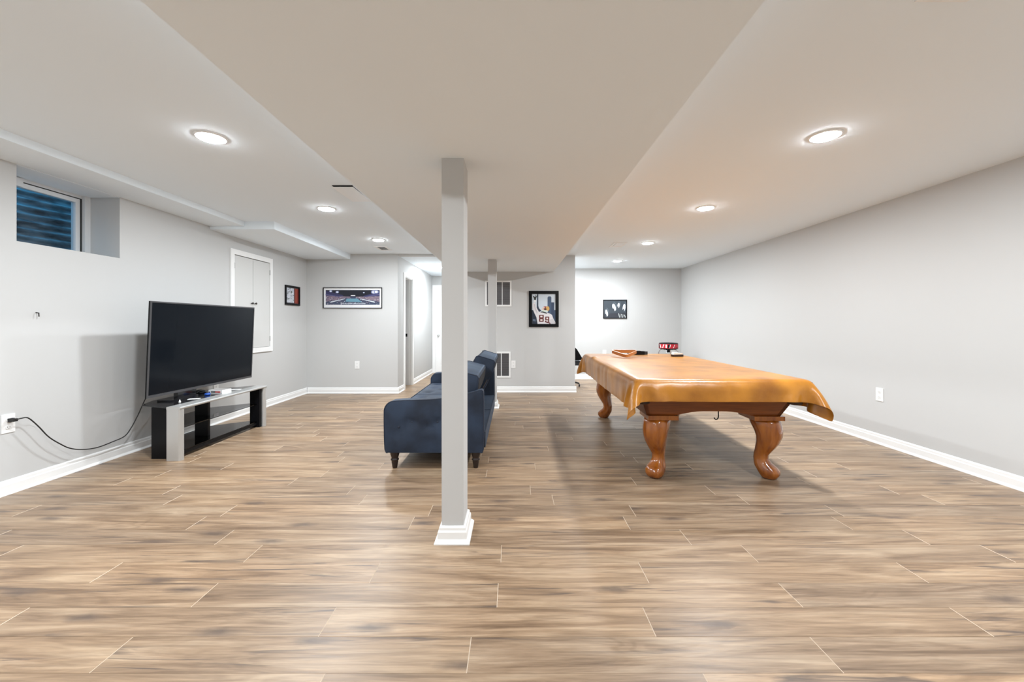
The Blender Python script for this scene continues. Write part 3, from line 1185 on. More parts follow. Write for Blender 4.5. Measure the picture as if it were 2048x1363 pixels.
rings(bm, [[(tvx(za), -W2 + b, za), (tvx(za), W2 - b, za), (tvx(zb), W2 - b, zb), (tvx(zb), -W2 + b, zb)],
           [(.003 + tvx(za), -W2 + b, za), (.003 + tvx(za), W2 - b, za), (.003 + tvx(zb), W2 - b, zb), (.003 + tvx(zb), -W2 + b, zb)]])
bmesh.ops.recalc_face_normals(bm, faces=bm.faces[:])
mesh_obj('screen', bm, M['screen'], tv)
box('neck', -.06, -.02, -.34, -.12, .012, Z0 + .06, M['black_gloss'], tv, .006)
bm = bmesh.new()
prism(bm, [(.0, -.45), (.025, -.40), (.025, -.20), (.0, -.12), (-.12, -.08), (-.12, -.45)], 'z', 0.0, .012)
mesh_obj('foot_plate', bm, M['black_gloss'], tv)

# things on the stand
gx, gy = -3.055, 4.105
t = thing('game_box', (gx, gy, TZ), 'small white box with red and black print on the tv stand', 'box', R(-6))
box('carton', -.078, .078, 0, .115, 0, .036, M['white_plastic'], t, .001, 1)
polys = []
for k in range(7):
    polys.append(((190, 40, 40) if k > 2 else (40, 40, 44), rect(-.045 + k * .015, -.033 + k * .015, .009, .025)))
polys.append(((70, 90, 160), rect(-.074, -.056, .006, .02)))
flat_print('printed_front', polys, t, -.0006)
bm = bmesh.new()
bx(bm, -.07, .07, .008, .108, .036, .0364)
mesh_obj('printed_top', bm, mat('box_top_print', (.36, .34, .32), .4), t)
bm = bmesh.new()
lathe(bm, [(.022, 0), (.026, .004), (.026, .014), (.020, .020), (.008, .021)], 20)
o = mesh_obj('bottle_cap', bm, mat('blue_plastic', (.02, .09, .42), .35), None, True)
o.location = (-3.07, 4.02, TZ)
tag(o, 'small round blue plastic cap in front of the white box', 'cap')
M['paper'] = mat('white_paper', (.85, .85, .84), .7)
for (x, y, rz, lab) in ((-3.045, 3.82, 20, 'small white paper slip on the tv stand below the screen'), (-3.02, 4.36, 10, 'small white paper slip on the tv stand beyond the box')):
    bm = bmesh.new()
    rings(bm, [[(-.045, -.03, 0), (.045, -.026, 0), (.045, .03, 0), (-.045, .026, 0)], [(-.045, -.03, .0015), (.045, -.026, .003), (.045, .03, .0015), (-.045, .026, .0015)]])
    o = mesh_obj('paper_slip', bm, M['paper'])
    o.location = (x, y, TZ)
    o.rotation_euler = (0, 0, R(rz))
    tag(o, lab, 'paper', 'paper slips on the tv stand')
bm = bmesh.new()
lathe(bm, [(.009, 0), (.009, .012), (.006, .016), (.004, .028), (.002, .030)], 14)
o = mesh_obj('nozzle_cap', bm, M['white_plastic'], None, True)
o.location = (-3.02, 3.625, TZ)
tag(o, 'tiny white pointed cap standing at the near end of the tv stand', 'cap')
bm = bmesh.new()
lathe(bm, [(.05, 0), (.056, .008), (.052, .022), (.036, .032), (.012, .036)], 24)
o = mesh_obj('streaming_puck', bm, M['black_gloss'], None, True)
o.location = (-3.235, 4.135, TZ)
tag(o, 'small glossy black dome under the television left of the white box', 'device')

# ------------------------------------------------------------------ power cord


def wallpt(px, py, off=.03):
    X = XL + off
    d = -X * F_PX / (1026 - px)
    return (X, d, CAM_Z - (py - 647) * d / F_PX)


CORD = [(-3.455, 2.775, .512), (-3.44, 2.80, .519), (-3.435, 2.835, .512), (-3.43, 2.89, .44), (-3.43, 2.955, .345), (-3.43, 3.03, .27),
        (-3.43, 3.10, .215), (-3.43, 3.19, .178), (-3.43, 3.30, .160), (-3.43, 3.43, .170), (-3.42, 3.52, .190), (-3.42, 3.58, .245),
        (-3.40, 3.63, .36), (-3.36, 3.66, .50), (-3.30, 3.70, .66), (-3.24, 3.76, .74), (-3.205, 3.82, .76)]
pc = thing('power_cord', (-3.455, 2.775, .512), 'black power cord sagging from the left outlet to the television', 'cord')
bm = bmesh.new()
tube(bm, [Vector(p) - Vector((-3.455, 2.775, .512)) for p in smooth_path(CORD, 6)], .0042, 8)
mesh_obj('cable', bm, M['rubber'], pc, True)
bm = bmesh.new()
for xa, xb, h in ((-.0365, -.018, .013), (-.018, .004, .010)):
    bx(bm, xa, xb, -.012, .014, -h, h)
bev(bm, .003, 2)
mesh_obj('plug', bm, M['rubber'], pc)

# ------------------------------------------------------------------ sofa
M['velvet'] = mat('navy_velvet', (.022, .042, .085), .75)
bN = M['velvet'].node_tree.nodes['Principled BSDF']
bN.inputs['Sheen Weight'].default_value = .22
bN.inputs['Sheen Roughness'].default_value = .35
bN.inputs['Sheen Tint'].default_value = (.45, .62, .85, 1)
noise_tint(M['velvet'], (.005, .011, .025), (.016, .031, .062), 5, (1, 1, 1), 5, .35, .65)
M['piping'] = mat('navy_piping', (.014, .022, .042), .6)
M['lining'] = mat('black_lining', (.008, .008, .010), .9)
M['dark_wood'] = mat('espresso_wood', (.018, .010, .008), .28)
SX, SY = -.64, 4.19
sofa = thing('sofa', (SX, SY, 0), 'navy blue tufted velvet futon sofa with split back and dark turned legs', 'sofa')
SL = .965                      # half length
XF, XB = -.395, .40            # front (TV side) and rear, local X


def arm(ysign):
    """padded end panel; outer face carries the buttons"""
    n_out = 22
    prof = []

    def top(x):
        u = (x - XF) / (XB - XF)
        return .556 + .025 * u + .068 * max(0, (u - .45) / .55) ** 1.6
    # outline from bottom front, up, over, down the rear (x,z)
    r = .085
    z0 = .136
    prof.append((XF + .02, z0))
    prof.append((XF, z0 + .03))
    prof.append((XF - .006, .34))
    for k in range(7):
        a = math.pi - k * math.pi / 12
        prof.append((XF - .006 + r + r * math.cos(a), top(XF) - r + r * math.sin(a)))
    for k in range(1, 12):
        x = XF + r + k * (XB - .025 - XF - r) / 11
        prof.append((x, top(x)))
    prof.append((XB - .008, top(XB) - .012))
    prof.append((XB, top(XB) - .035))
    prof.append((XB + .002, .36))
    prof.append((XB, z0 + .03))
    prof.append((XB - .02, z0))
    y_in, y_out = ysign * (SL - .115), ysign * SL
    prof = [(p.x, p.y) for p in smooth_path([(a, b_, 0) for a, b_ in prof], 2)]
    bm = bmesh.new()
    # face grid on the outside with dimples
    loops = []
    for ins, yy in ((0, y_in + ysign * .012), (0, y_out - ysign * .018), (.006, y_out - ysign * .006)):
        cx, cz = (XF + XB) / 2, .34
        loops.append([(cx + (p[0] - cx) * (1 - ins * 2), yy, cz + (p[1] - cz) * (1 - ins * 2)) for p in prof])
    vloops = rings(bm, loops, True, False)
    # dimpled face: concentric shrinking loops
    buttons = [(-.285, .345), (-.18, .385), (-.05, .345), (.03, .385), (.16, .345), (.25, .39), (-.18, .27), (.03, .27), (.25, .27)]

    def yy(x, z, e):
        y = .012 * (1 - e ** 3)
        for (bx_, bz_) in buttons[:6]:
            d2 = ((x - bx_) ** 2 + (z - bz_) ** 2)
            y -= .022 * math.exp(-d2 / .0016)
        return y_out + ysign * (y - .006)
    prev = vloops[-1]
    cx, cz = (XF + XB) / 2, .34
    steps = [.94, .87, .79, .70, .61, .52, .43, .34, .25, .16, .07]
    sub = 1
    for e in steps:
        cur = [bm.verts.new((cx + (p[0] - cx) * e, yy(cx + (p[0] - cx) * e, cz + (p[1] - cz) * e, e), cz + (p[1] - cz) * e)) for p in prof]
        for i in range(len(prof)):
            j = (i + 1) % len(prof)
            bm.faces.new((prev[i], prev[j], cur[j], cur[i]))
        prev = cur
    bm.faces.new(prev)
    bmesh.ops.recalc_face_normals(bm, faces=bm.faces[:])
    o = shade(mesh_obj('armrest', bm, M['velvet'], sofa), 50)
    # piping around the outer rim
    bm = bmesh.new()
    pts = [(p[0], y_out - ysign * .010, p[1]) for p in prof]
    tube(bm, pts, .0055, 6)
    mesh_obj('piping', bm, M['piping'], o, True)
    for (bx_, bz_) in buttons[:6]:
        bm = bmesh.new()
        bmesh.ops.create_uvsphere(bm, u_segments=10, v_segments=6, radius=.012)
        bmesh.ops.scale(bm, verts=bm.verts[:], vec=(1, .5, 1))
        bmesh.ops.translate(bm, verts=bm.verts[:], vec=(bx_, y_out - ysign * .018, bz_))
        mesh_obj('button', bm, M['piping'], o, True)
    return o


arm(-1)
arm(1)
# base frame with the rear ledge
box('base_frame', XF + .03, XB + .01, -SL + .11, SL - .11, .15, .28, M['velvet'], sofa, .012, 2)
bm = bmesh.new()
tube(bm, [(XB + .006, -SL + .115, .278), (XB + .006, SL - .115, .278)], .004, 6)
tube(bm, [(XB - .16, .0, .2815), (XB + .005, .0, .2815)], .003, 6)
mesh_obj('ledge_piping', bm, M['piping'], sofa)


def cushion(name, x0, x1, y0, y1, z0, z1, nb, mat_, parent, puff=.018, lean=0.0):
    """tufted cushion: top grid with dimples, boxed sides"""
    nx, ny = 26, 34
    bm = bmesh.new()
    but = [(x0 + (x1 - x0) * a, y0 + (y1 - y0) * b_) for a, b_ in nb]
    g = []
    for i in range(nx + 1):
        rowv = []
        for j in range(ny + 1):
            u, v = i / nx, j / ny
            x, y = x0 + (x1 - x0) * u, y0 + (y1 - y0) * v
            edge = min(u, 1 - u, v * 1.3, (1 - v) * 1.3)
            z = z1 - puff + puff * min(1, edge * 6) ** .5
            for (a, b_) in but:
                z -= .020 * math.exp(-((x - a) ** 2 + (y - b_) ** 2) / .0022)
            rowv.append(bm.verts.new((x, y, z)))
        g.append(rowv)
    for i in range(nx):
        for j in range(ny):
            bm.faces.new((g[i][j], g[i + 1][j], g[i + 1][j + 1], g[i][j + 1]))
    per = [g[i][0] for i in range(nx + 1)] + [g[nx][j] for j in range(1, ny + 1)] + [g[i][ny] for i in range(nx - 1, -1, -1)] + [g[0][j] for j in range(ny - 1, 0, -1)]
    low = [bm.verts.new((v.co.x, v.co.y, z0)) for v in per]
    for k in range(len(per)):
        j = (k + 1) % len(per)
        bm.faces.new((per[k], per[j], low[j], low[k]))
    bm.faces.new(low)
    bmesh.ops.recalc_face_normals(bm, faces=bm.faces[:])
    o = mesh_obj(name, bm, mat_, parent)
    shade(o, 50)
    for (a, b_) in but:
        bm = bmesh.new()
        bmesh.ops.create_uvsphere(bm, u_segments=10, v_segments=6, radius=.011)
        bmesh.ops.scale(bm, verts=bm.verts[:], vec=(1, 1, .5))
        bmesh.ops.translate(bm, verts=bm.verts[:], vec=(a, b_, z1 - .017))
        mesh_obj('button', bm, M['piping'], o, True)
    return o


NB = [(.22, .17), (.22, .5), (.22, .83), (.5, .33), (.5, .67), (.78, .17), (.78, .5), (.78, .83)]
for (ya, yb) in ((-SL + .118, -.004), (.004, SL - .118)):
    o = cushion('seat_cushion', XF + .005, .16, ya, yb, .282, .445, NB, M['velvet'], sofa)
    bm = bmesh.new()
    tube(bm, [(XF + .004, ya, .43), (XF + .004, yb, .43)], .005, 6)
    mesh_obj('piping', bm, M['piping'], o)


def back_section(ya, yb, shift, lean, drop):
    prof = [(.06, .45), (.075, .42), (.26, .42), (.33, .50)]
    # cross-section, front face leaning back; (x,z)
    P = [(.085, .425), (.115, .60), (.165, .80), (.195, .868), (.225, .872), (.385, .822), (.398, .800), (.385, .70), (.362, .62), (.300, .46), (.26, .425)]
    P = [(x + shift + lean * (z - .43), .425 + (z - .425) * drop) for x, z in P]
    bm = bmesh.new()
    prism(bm, P, 'y', ya, yb)
    bev(bm, .012, 3, 25)
    o = shade(mesh_obj('backrest', bm, M['velvet'], sofa), 50)
    # black lining on the rear
    bm = bmesh.new()
    q = [P[6], P[7], P[8], P[9]]
    rr = []
    for yy in (ya + .075, yb - .05):
        rr.append([(x + .001, yy, z - .012) for x, z in q] + [(x - .02, yy, z - .012) for x, z in q[::-1]])
    rings(bm, rr)
    bmesh.ops.recalc_face_normals(bm, faces=bm.faces[:])
    mesh_obj('rear_lining', bm, M['lining'], o)
    bm = bmesh.new()
    for yy in (ya + .006, yb - .006):
        tube(bm, [(x, yy, z) for x, z in P[1:9]], .005, 6)
    tube(bm, [(P[4][0] - .012, ya, P[4][1] + .001), (P[4][0] - .012, yb, P[4][1] + .001)], .005, 6)
    mesh_obj('piping', bm, M['piping'], o)
    for u in (.2, .5, .8):
        for k, f in ((0, .35), (1, .75)):
            x = P[1][0] + (P[2][0] - P[1][0]) * f
            z = P[1][1] + (P[2][1] - P[1][1]) * f
            bm = bmesh.new()
            bmesh.ops.create_uvsphere(bm, u_segments=10, v_segments=6, radius=.012)
            bmesh.ops.scale(bm, verts=bm.verts[:], vec=(.5, 1, 1))
            bmesh.ops.translate(bm, verts=bm.verts[:], vec=(x, ya + (yb - ya) * u, z))
            mesh_obj('button', bm, M['piping'], o, True)
    return o


back_section(-SL + .07, -.008, -.03, -.03, .82)
back_section(.008, SL - .06, .02, .09, .93)
# folding mechanism behind the seat
box('hinge_bar', .20, .24, -SL + .12, SL - .12, .30, .40, M['lining'], sofa)
for yy in (-.04, .04):
    bm = bmesh.new()
    tube(bm, [(.37, yy, .60), (.28, yy, .43)], .008, 6)
    mesh_obj('hinge_strut', bm, M['gunmetal'], sofa)
LEG = [(.018, 0), (.021, .010), (.024, .035), (.027, .052), (.026, .060), (.033, .066), (.033, .074), (.026, .080), (.030, .092), (.036, .110), (.038, .125), (.038, .150)]
for (x, y) in ((XF + .065, -SL + .06), (XB - .065, -SL + .06), (XF + .065, SL - .06), (XB - .065, SL - .06)):
    bm = bmesh.new()
    lathe(bm, LEG, 20, (x, y, 0))
    mesh_obj('leg', bm, M['dark_wood'], sofa, True)

# ------------------------------------------------------------------ pool table
M['table_wood'] = mat('cherry_stained_wood', (.22, .062, .016), .22)
noise_tint(M['table_wood'], (.20, .048, .004), (.37, .112, .010), 3.0, (9, 9, 1.5), 6, .3, .7)
bN = M['table_wood'].node_tree.nodes['Principled BSDF']
bN.inputs['Coat Weight'].default_value = .6
bN.inputs['Coat Roughness'].default_value = .08
M['table_wood_long'] = mat('cherry_stained_rail_wood', (.2, .055, .015), .28)
noise_tint(M['table_wood_long'], (.135, .034, .006), (.235, .066, .010), 3.0, (1.5, 1.5, 22), 6, .3, .7)
M['pocket_leather'] = mat('dark_brown_leather', (.035, .017, .010), .5)
M['felt'] = mat('green_cloth', (.02, .10, .05), .9)
TX, TY, TR = 1.555, 4.055, R(-1.5)
pt_ = thing('pool_table', (TX, TY, 0), 'cherry wood pool table with curved legs under a tan cover', 'pool table', TR)
LX, LY = .394, .94
rows = [(0.0, .015, .095, .080), (.012, .004, .112, .110), (.035, -.010, .126, .130), (.062, -.026, .126, .134), (.085, -.040, .104, .124), (.112, -.047, .068, .098),
        (.143, -.050, .050, .086), (.175, -.047, .054, .092), (.205, -.040, .076, .108), (.240, -.034, .102, .126), (.275, -.028, .124, .145), (.32, -.028, .140, .165),
        (.36, -.040, .143, .176), (.40, -.060, .138, .182), (.43, -.074, .130, .180), (.456, -.078, .118, .165)]


def table_leg(sx, sy):
    d = Vector((sx, sy, 0)).normalized()
    q = Vector((-d.y, d.x, 0))
    if sx * sy < 0:
        q = -q
    c = Vector((sx * LX, sy * LY, 0))
    bm = bmesh.new()
    rr = []
    n = 28
    for z, s0, s1, tk in rows:
        mid, h = (s0 + s1) / 2, (s1 - s0) / 2
        r_ = []
        for k in range(n):
            a = 2 * math.pi * k / n
            e = .72
            ca, sa = math.cos(a), math.sin(a)
            cs = math.copysign(abs(ca) ** e, ca) * h
            sn = math.copysign(abs(sa) ** e, sa) * tk / 2
            # carved groove either side of the outer ridge on the knee
            if .12 < z < .44:
                g = math.exp(-((abs(a if a < math.pi else 2 * math.pi - a) - .95) / .16) ** 2)
                f = 1 - .10 * g * min(1, (z - .12) / .08) * min(1, (.44 - z) / .04)
                cs *= f
                sn *= f
            r_.append(c + d * (mid + cs) + q * sn + Vector((0, 0, z)))
        rr.append(r_)
    rings(bm, rr)
    bmesh.ops.recalc_face_normals(bm, faces=bm.faces[:])
    lg = mesh_obj('leg', bm, M['table_wood'], pt_, True)
    cx, cy = sx * LX, sy * LY
    box('leg_cap', cx - .113, cx + .113, cy - .113, cy + .113, .453, .486, M['table_wood'], lg, .012, 3)
    return lg


for sx in (-1, 1):
    for sy in (-1, 1):
        table_leg(sx, sy)
BW, BL, TWB, TLB = .497, 1.04, .592, 1.15      # apron bottom/top half sizes
ZB, ZT = .486, .715


def apron(along_x, s):
    """flared apron panel with an arched lower edge"""
    bm = bmesh.new()
    n = 24
    outer, inner = [], []
    for k in range(n + 1):
        u = -1 + 2 * k / n
        e = max(0, 1 - abs(u) / .58)
        zb = ZB + .038 * math.sin(min(1, e * 1.3) * math.pi / 2)
        f = (zb - ZB) / (ZT - ZB)
        for lst, off in ((outer, 0), (inner, .03)):
            hb, ht_ = (BW, TWB) if along_x else (BL, TLB)
            ob, ot = (BL, TLB) if along_x else (BW, TWB)
            a_b = u * (hb + (ht_ - hb) * f)
            cxs = -.018
            o_b = (ob + (ot - ob) * f) - off
            a_t, o_t = u * ht_, ot - off
            if along_x:
                lst.append(((a_b + cxs, s * o_b, zb), (a_t + cxs, s * o_t, ZT)))
            else:
                lst.append(((s * o_b + cxs, a_b, zb), (s * o_t + cxs, a_t, ZT)))
    rr = [[outer[k][0], outer[k][1], inner[k][1], inner[k][0]] for k in range(n + 1)]
    rings(bm, rr)
    bmesh.ops.recalc_face_normals(bm, faces=bm.faces[:])
    return shade(mesh_obj('apron', bm, M['table_wood_long'], pt_), 40)


for s in (-1, 1):
    apron(True, s)
    apron(False, s)
HX, HY, ZTOP = .622, 1.235, .772
TSH = -.03                 # the top sits a little to the left of the legs
box('slate_bed', -.58 + TSH, .58 + TSH, -1.17, 1.17, .705, .745, M['felt'], pt_)
RX, RY, RZ = HX - .008, HY - .008, ZTOP - .004
for s in (-1, 1):
    box('rail', -RX + TSH, RX + TSH, s * RY - (.11 if s > 0 else 0), s * RY + (.11 if s < 0 else 0), .715, RZ, M['table_wood_long'], pt_, .012, 3)
    box('rail', TSH + s * RX - (.11 if s > 0 else 0), TSH + s * RX + (.11 if s < 0 else 0), -RY + .112, RY - .112, .715, RZ, M['table_wood_long'], pt_, .012, 3)
for sx in (-1, 1):
    for yy in (-1.145, 0, 1.145):
        bm = bmesh.new()
        cx = TSH + sx * .545
        lathe(bm, [(.030, .595), (.046, .600), (.056, .63), (.060, .68), (.064, .714)], 18, (cx, yy, 0))
        mesh_obj('pocket', bm, M['pocket_leather'], pt_, True)
bm = bmesh.new()
tube(bm, smooth_path([(.03, -1.02, .53), (.03, -1.02, .50), (.030, -1.02, .475), (.022, -1.02, .458), (.008, -1.02, .455), (-.002, -1.02, .468)], 5), .0042, 8)
mesh_obj('hook', bm, M['black'], pt_, True)


# ------------------------------------------------------------------ cover draped over the table (small cloth relaxation)
def drape():
    res = .03
    ox, oy = .21, .14
    nx = int(round((2 * (HX + ox)) / res)) + 1
    ny = int(round((2 * (HY + oy)) / res)) + 1
    xs = np.linspace(-(HX + ox), HX + ox, nx)
    ys = np.linspace(-(HY + oy), HY + oy, ny)
    rx, ry = xs[1] - xs[0], ys[1] - ys[0]
    P = np.zeros((nx, ny, 3))
    P[:, :, 0] = xs[:, None]
    P[:, :, 1] = ys[None, :]
    P[:, :, 2] = ZTOP + .012
    rs = np.random.RandomState(3)
    V = np.zeros_like(P)
    fixed_ = (np.abs(P[:, :, 0]) < HX - .03) & (np.abs(P[:, :, 1]) < HY - .03)
    W = np.where(fixed_, 0.0, 1.0)[:, :, None]
    P += W * rs.normal(0, .002, P.shape)
    sets = []

    def add(di, dj, stiff):
        rest = math.hypot(di * rx, dj * ry)
        if di and dj:
            for p in (0, 1):
                a = (slice(p, nx - 1, 2), slice(0, ny - 1) if dj > 0 else slice(1, ny))
                b_ = (slice(p + 1, nx, 2), slice(1, ny) if dj > 0 else slice(0, ny - 1))
                sets.append((a, b_, rest, stiff))
        else:
            k = di or dj
            n = nx if di else ny
            for p in range(2 * k):
                if p + k >= n:
                    continue
                idx_a = np.arange(p, n - k, 2 * k)
                idx_b = idx_a + k
                if di:
                    sets.append(((idx_a, slice(None)), (idx_b, slice(None)), rest, stiff))
                else:
                    sets.append(((slice(None), idx_a), (slice(None), idx_b), rest, stiff))
    add(1, 0, 1.0); add(0, 1, 1.0)
    add(1, 1, .42); add(1, -1, .42)
    add(2, 0, .16); add(0, 2, .16)
    add(3, 0, .06); add(0, 3, .06)
    dt = 1 / 60
    r = .022
    hx, hy = HX + .006, HY + .006
    for step in range(200):
        V[:, :, 2] -= 9.8 * dt
        V *= .965
        Q = P + V * dt * W
        for it in range(10):
            for a, b_, rest, stiff in sets:
                A, B = Q[a], Q[b_]
                wa, wb = W[a], W[b_]
                d = B - A
                ln = np.sqrt((d * d).sum(-1, keepdims=True)) + 1e-9
                ws = wa + wb
                cor = np.where(ws > 0, (ln - rest) / ln / np.maximum(ws, 1e-9), 0) * d * stiff
                Q[a] = A + cor * wa
                Q[b_] = B - cor * wb
            # collision with the rounded table block
            px, py, pz = Q[:, :, 0], Q[:, :, 1], Q[:, :, 2]
            qx = np.abs(px) - (hx - r)
            qy = np.abs(py) - (hy - r)
            qz = pz - (ZTOP + .008 - r)
            mx = np.maximum(qx, 0); my = np.maximum(qy, 0); mz = np.maximum(qz, 0)
            lnn = np.sqrt(mx * mx + my * my + mz * mz)
            sd = lnn + np.minimum(np.maximum(qx, np.maximum(qy, qz)), 0) - r
            pen = (sd < 0) & (pz > .62)
            inside = lnn < 1e-6
            gx_ = np.where(inside, ((qx >= qy) & (qx >= qz)).astype(float), mx / np.maximum(lnn, 1e-9)) * np.sign(px)
            gy_ = np.where(inside, ((qy > qx) & (qy >= qz)).astype(float), my / np.maximum(lnn, 1e-9)) * np.sign(py)
            gz_ = np.where(inside, ((qz > qx) & (qz > qy)).astype(float), mz / np.maximum(lnn, 1e-9))
            k = np.where(pen, -sd, 0)
            Q[:, :, 0] += gx_ * k * W[:, :, 0]
            Q[:, :, 1] += gy_ * k * W[:, :, 0]
            Q[:, :, 2] += gz_ * k * W[:, :, 0]
        V = (Q - P) / dt
        P = Q
    return P, nx, ny


M['cover'] = mat('tan_leatherette', (.34, .135, .028), .29, spec=.6)
noise_tint(M['cover'], (.25, .088, .008), (.50, .205, .022), 4.5, (1, 1, 1), 7, .3, .68)
nzb = add_bump(M['cover'], 34, .22, .004, 6)
P, nx, ny = drape()
me = bpy.data.meshes.new('table_cover')
vl = [tuple(P[i, j]) for i in range(nx) for j in range(ny)]
fl = [(i * ny + j, (i + 1) * ny + j, (i + 1) * ny + j + 1, i * ny + j + 1) for i in range(nx - 1) for j in range(ny - 1)]
vl2 = []
for (x, y, z) in vl:
    x += TSH
    if abs(x - TSH) < HX - .02 and abs(y) < HY - .02:
        z += .0025 * (mnoise.noise(Vector((x * 3.1, y * 2.3, 1.7))) + .5 * mnoise.noise(Vector((x * 8, y * 6, 4.2))) + .6) * min(1, (HX - .02 - abs(x - TSH)) / .1, (HY - .02 - abs(y)) / .1)
    drop = ZTOP - z
    if drop > .01:
        ex, ey = abs(x - TSH) - HX, abs(y) - HY
        k = min(1, drop / .06) * .020 * mnoise.noise(Vector((x * 4.2, y * 4.2, 9.1)))
        if ex > ey:
            x += math.copysign(max(k, -.004), x - TSH)
        else:
            y += math.copysign(max(k, -.004), y)
    z += .016 * math.exp(-((x - TSH + HX - .03) / .04) ** 2 - ((y - .62) / .07) ** 2)
    vl2.append((x, y, z))
me.from_pydata(vl2, [], fl)
me.materials.append(M['cover'])
for p in me.polygons:
    p.use_smooth = True
cover = bpy.data.objects.new('table_cover', me)
C.objects.link(cover)
cover.location = (TX, TY, 0)
cover.rotation_euler = (0, 0, TR)
so = cover.modifiers.new('thickness', 'SOLIDIFY'); so.thickness = .0022; so.offset = 1
ss = cover.modifiers.new('smooth', 'SUBSURF'); ss.levels = 1; ss.render_levels = 2
tag(cover, 'tan leatherette cover draped over the pool table with hanging corners', 'table cover')
ZCOV = ZTOP + .017

# ------------------------------------------------------------------ things on the table
M['rack_wood'] = mat('orange_rack_wood', (.30, .10, .028), .35)
noise_tint(M['rack_wood'], (.34, .11, .025), (.50, .19, .05), 6, (1, 1, 8), 4)
bm = bmesh.new()
apex = [Vector((.0, -.165)), Vector((.165, .12)), Vector((-.165, .12))]


def rounded_tri(rad, shrink, n=7):
    cen = Vector((0, .025))
    out = []
    for i in range(3):
        p = cen + (apex[i] - cen) * shrink
        a = math.atan2((apex[i] - cen).y, (apex[i] - cen).x)
        c = p - Vector((math.cos(a), math.sin(a))) * rad * 2
        for k in range(n):
            t_ = a - math.pi / 3 + k * (2 * math.pi / 3) / (n - 1)
            out.append(c + Vector((math.cos(t_), math.sin(t_))) * rad)
    return out


o_, i_ = rounded_tri(.03, 1.0), rounded_tri(.022, .90)
rings(bm, [[(p.x, p.y, 0) for p in o_], [(p.x, p.y, .036) for p in o_], [(p.x, p.y, .036) for p in i_], [(p.x, p.y, 0) for p in i_], [(p.x, p.y, 0) for p in o_]], False, False)
bmesh.ops.remove_doubles(bm, verts=bm.verts[:], dist=1e-5)
bmesh.ops.recalc_face_normals(bm, faces=bm.faces[:])
o = mesh_obj('ball_rack', bm, M['rack_wood'])
shade(o, 50)
o.location = (1.315, 4.70, ZCOV + .025)
o.rotation_euler = (R(8.5), 0, R(-10))
tag(o, 'triangular wooden ball rack lying on the covered pool table', 'rack')

t = thing('table_brush', (1.965, 4.79, ZCOV), 'brown table brush with pale bristles on the far end of the table', 'brush', R(8))
M['bristle'] = mat('pale_bristle', (.80, .76, .70), .9)
add_bump(M['bristle'], 200, .6, .004, vec_scale=(1, 1, .1))
box('handle_block', -.065, .065, -.028, .028, 0, .024, M['dark_wood'], t, .006, 3)
bm = bmesh.new()
rings(bm, [[(-.06, -.024, .024), (.06, -.024, .024), (.06, .024, .024), (-.06, .024, .024)], [(-.05, -.03, .050), (.058, -.03, .038), (.058, .03, .040), (-.05, .03, .052)]])
mesh_obj('bristles', bm, M['bristle'], t)

t = thing('accessory_case', (1.60, 5.09, ZCOV), 'low black case lying behind the wooden rack on the table', 'case', R(2))
box('body', -.135, .065, -.035, .035, 0, .044, M['black'], t, .004, 2)
box('lid', -.135, .020, -.036, .036, .040, .048, M['black'], t, .003, 2)
box('end_cap', .065, .105, -.028, .028, .002, .040, M['rubber'], t, .004, 2)

# ------------------------------------------------------------------ bar stool behind the table
t = thing('bar_stool', (3.05, 7.85, 0), 'bar stool with red and black printed seat band in the far corner', 'stool')
M['stool_red'] = mat('red_vinyl', (.50, .012, .025), .3)
bm = bmesh.new()
lathe(bm, [(.165, .690), (.178, .694), (.180, .72), (.180, .788), (.176, .800), (.165, .806), (.09, .812), (.02, .813)], 40)
bmesh.ops.recalc_face_normals(bm, faces=bm.faces[:])
seat = shade(mesh_obj('seat', bm, M['black'], t), 40)


def band(a0, a1, z0, z1, m, r, name='seat_band', skew=0.0):
    bm = bmesh.new()
    n = max(2, int(abs(a1 - a0) / .06))
    rr = []
    for k in range(n + 1):
        a = a0 + (a1 - a0) * k / n
        rr.append([(r * math.cos(a), r * math.sin(a), z0), (r * math.cos(a + skew), r * math.sin(a + skew), z1)])
    for k in range(n):
        v = [bm.verts.new(p) for p in (rr[k][0], rr[k + 1][0], rr[k + 1][1], rr[k][1])]
        bm.faces.new(v)
    return mesh_obj(name, bm, m, seat)


FA = R(-90) - math.atan2(3.05, 7.85)      # the side that faces the room
band(0, 2 * math.pi, .704, .786, M['stool_red'], .1808)
M['white_print'] = mat('white_print', (.85, .85, .85), .4)
for (c0, hw_, m_, sk) in ((-.86, .06, M['white_print'], -.14), (-.62, .06, M['white_print'], .14), (-.22, .07, M['white_print'], 0), (.02, .10, M['black'], .05), (.10, .045, M['white_print'], .10), (.52, .04, M['white_print'], .16), (1.0, .16, M['black'], .22), (-1.15, .14, M['black'], -.1)):
    band(FA + c0 - hw_, FA + c0 + hw_, .712, .778, m_, .1815, 'printed_mark', sk)
bm = bmesh.new()
lathe(bm, [(.09, .672), (.09, .690)], 20)
lathe(bm, [(.03, .62), (.03, .672)], 12)
mesh_obj('swivel_plate', bm, M['black'], t)
for k in range(4):
    a = R(45 + 90 * k) + .2
    c_, s_ = math.cos(a), math.sin(a)
    bm = bmesh.new()
    tube(bm, smooth_path([(.06 * c_, .06 * s_, .676), (.13 * c_, .13 * s_, .674), (.175 * c_, .175 * s_, .64), (.19 * c_, .19 * s_, .5), (.215 * c_, .215 * s_, .2), (.235 * c_, .235 * s_, 0)], 5), .011, 10)
    mesh_obj('leg', bm, M['chrome'], t, True)
bm = bmesh.new()
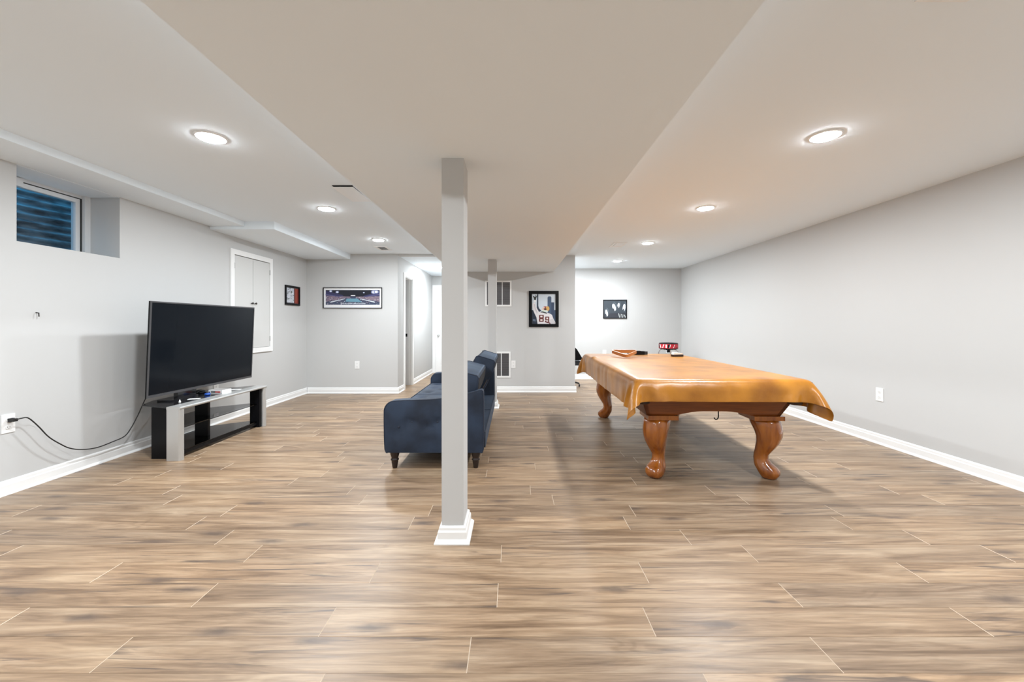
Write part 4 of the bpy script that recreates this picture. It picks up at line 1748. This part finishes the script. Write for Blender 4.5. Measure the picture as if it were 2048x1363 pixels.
tube(bm, [(.213 * math.cos(2 * math.pi * k / 32), .213 * math.sin(2 * math.pi * k / 32), .22) for k in range(33)], .008, 8)
mesh_obj('foot_ring', bm, M['chrome'], t, True)

# ------------------------------------------------------------------ dark chair half hidden by the end of the middle wall
t = thing('office_chair', (.975, 7.52, 0), 'dark chair mostly hidden behind the end of the middle wall', 'chair', R(90))
M['mesh_black'] = mat('black_fabric', (.014, .015, .020), .7)
bm = bmesh.new()
rr = []
for z, hw_, y in ((.46, .20, .22), (.55, .235, .235), (.62, .24, .24), (.70, .215, .25), (.80, .20, .262), (.86, .165, .27)):
    rr.append([(-hw_, y - .03, z), (0, y - .01, z), (hw_, y - .03, z), (hw_ * .98, y + .02, z), (0, y + .04, z), (-hw_ * .98, y + .02, z)])
rings(bm, rr)
shade(mesh_obj('backrest', bm, M['mesh_black'], t), 60)
box('seat', -.245, .245, -.25, .22, .42, .50, M['mesh_black'], t, .03, 3)
for s in (-1, 1):
    bm = bmesh.new()
    prism(bm, [(.20, .46), (.24, .78), (-.05, .78), (-.13, .76), (-.178, .725), (-.235, .63), (-.285, .545), (-.24, .52), (-.10, .52), (.10, .50)], 'x', s * .265 - .02, s * .265 + .02)
    mesh_obj('armrest', bm, M['black'], t)
bm = bmesh.new()
lathe(bm, [(.03, .09), (.03, .42)], 14)
mesh_obj('gas_lift', bm, M['black'], t)
for k in range(5):
    a = R(72 * k - 20)
    c_, s_ = math.cos(a), math.sin(a)
    bm = bmesh.new()
    tube(bm, [(0, 0, .10), (.16 * c_, .16 * s_, .085), (.27 * c_, .27 * s_, .062)], [.022, .018, .013], 8)
    lg = mesh_obj('base_arm', bm, M['black'], t)
    bm = bmesh.new()
    lathe(bm, [(.020, -.012), (.025, -.008), (.025, .008), (.020, .012)], 14)
    bmesh.ops.rotate(bm, verts=bm.verts[:], matrix=Matrix.Rotation(R(90), 3, 'X'))
    bmesh.ops.translate(bm, verts=bm.verts[:], vec=(.27 * c_, .27 * s_, .025))
    mesh_obj('caster', bm, M['rubber'], lg)
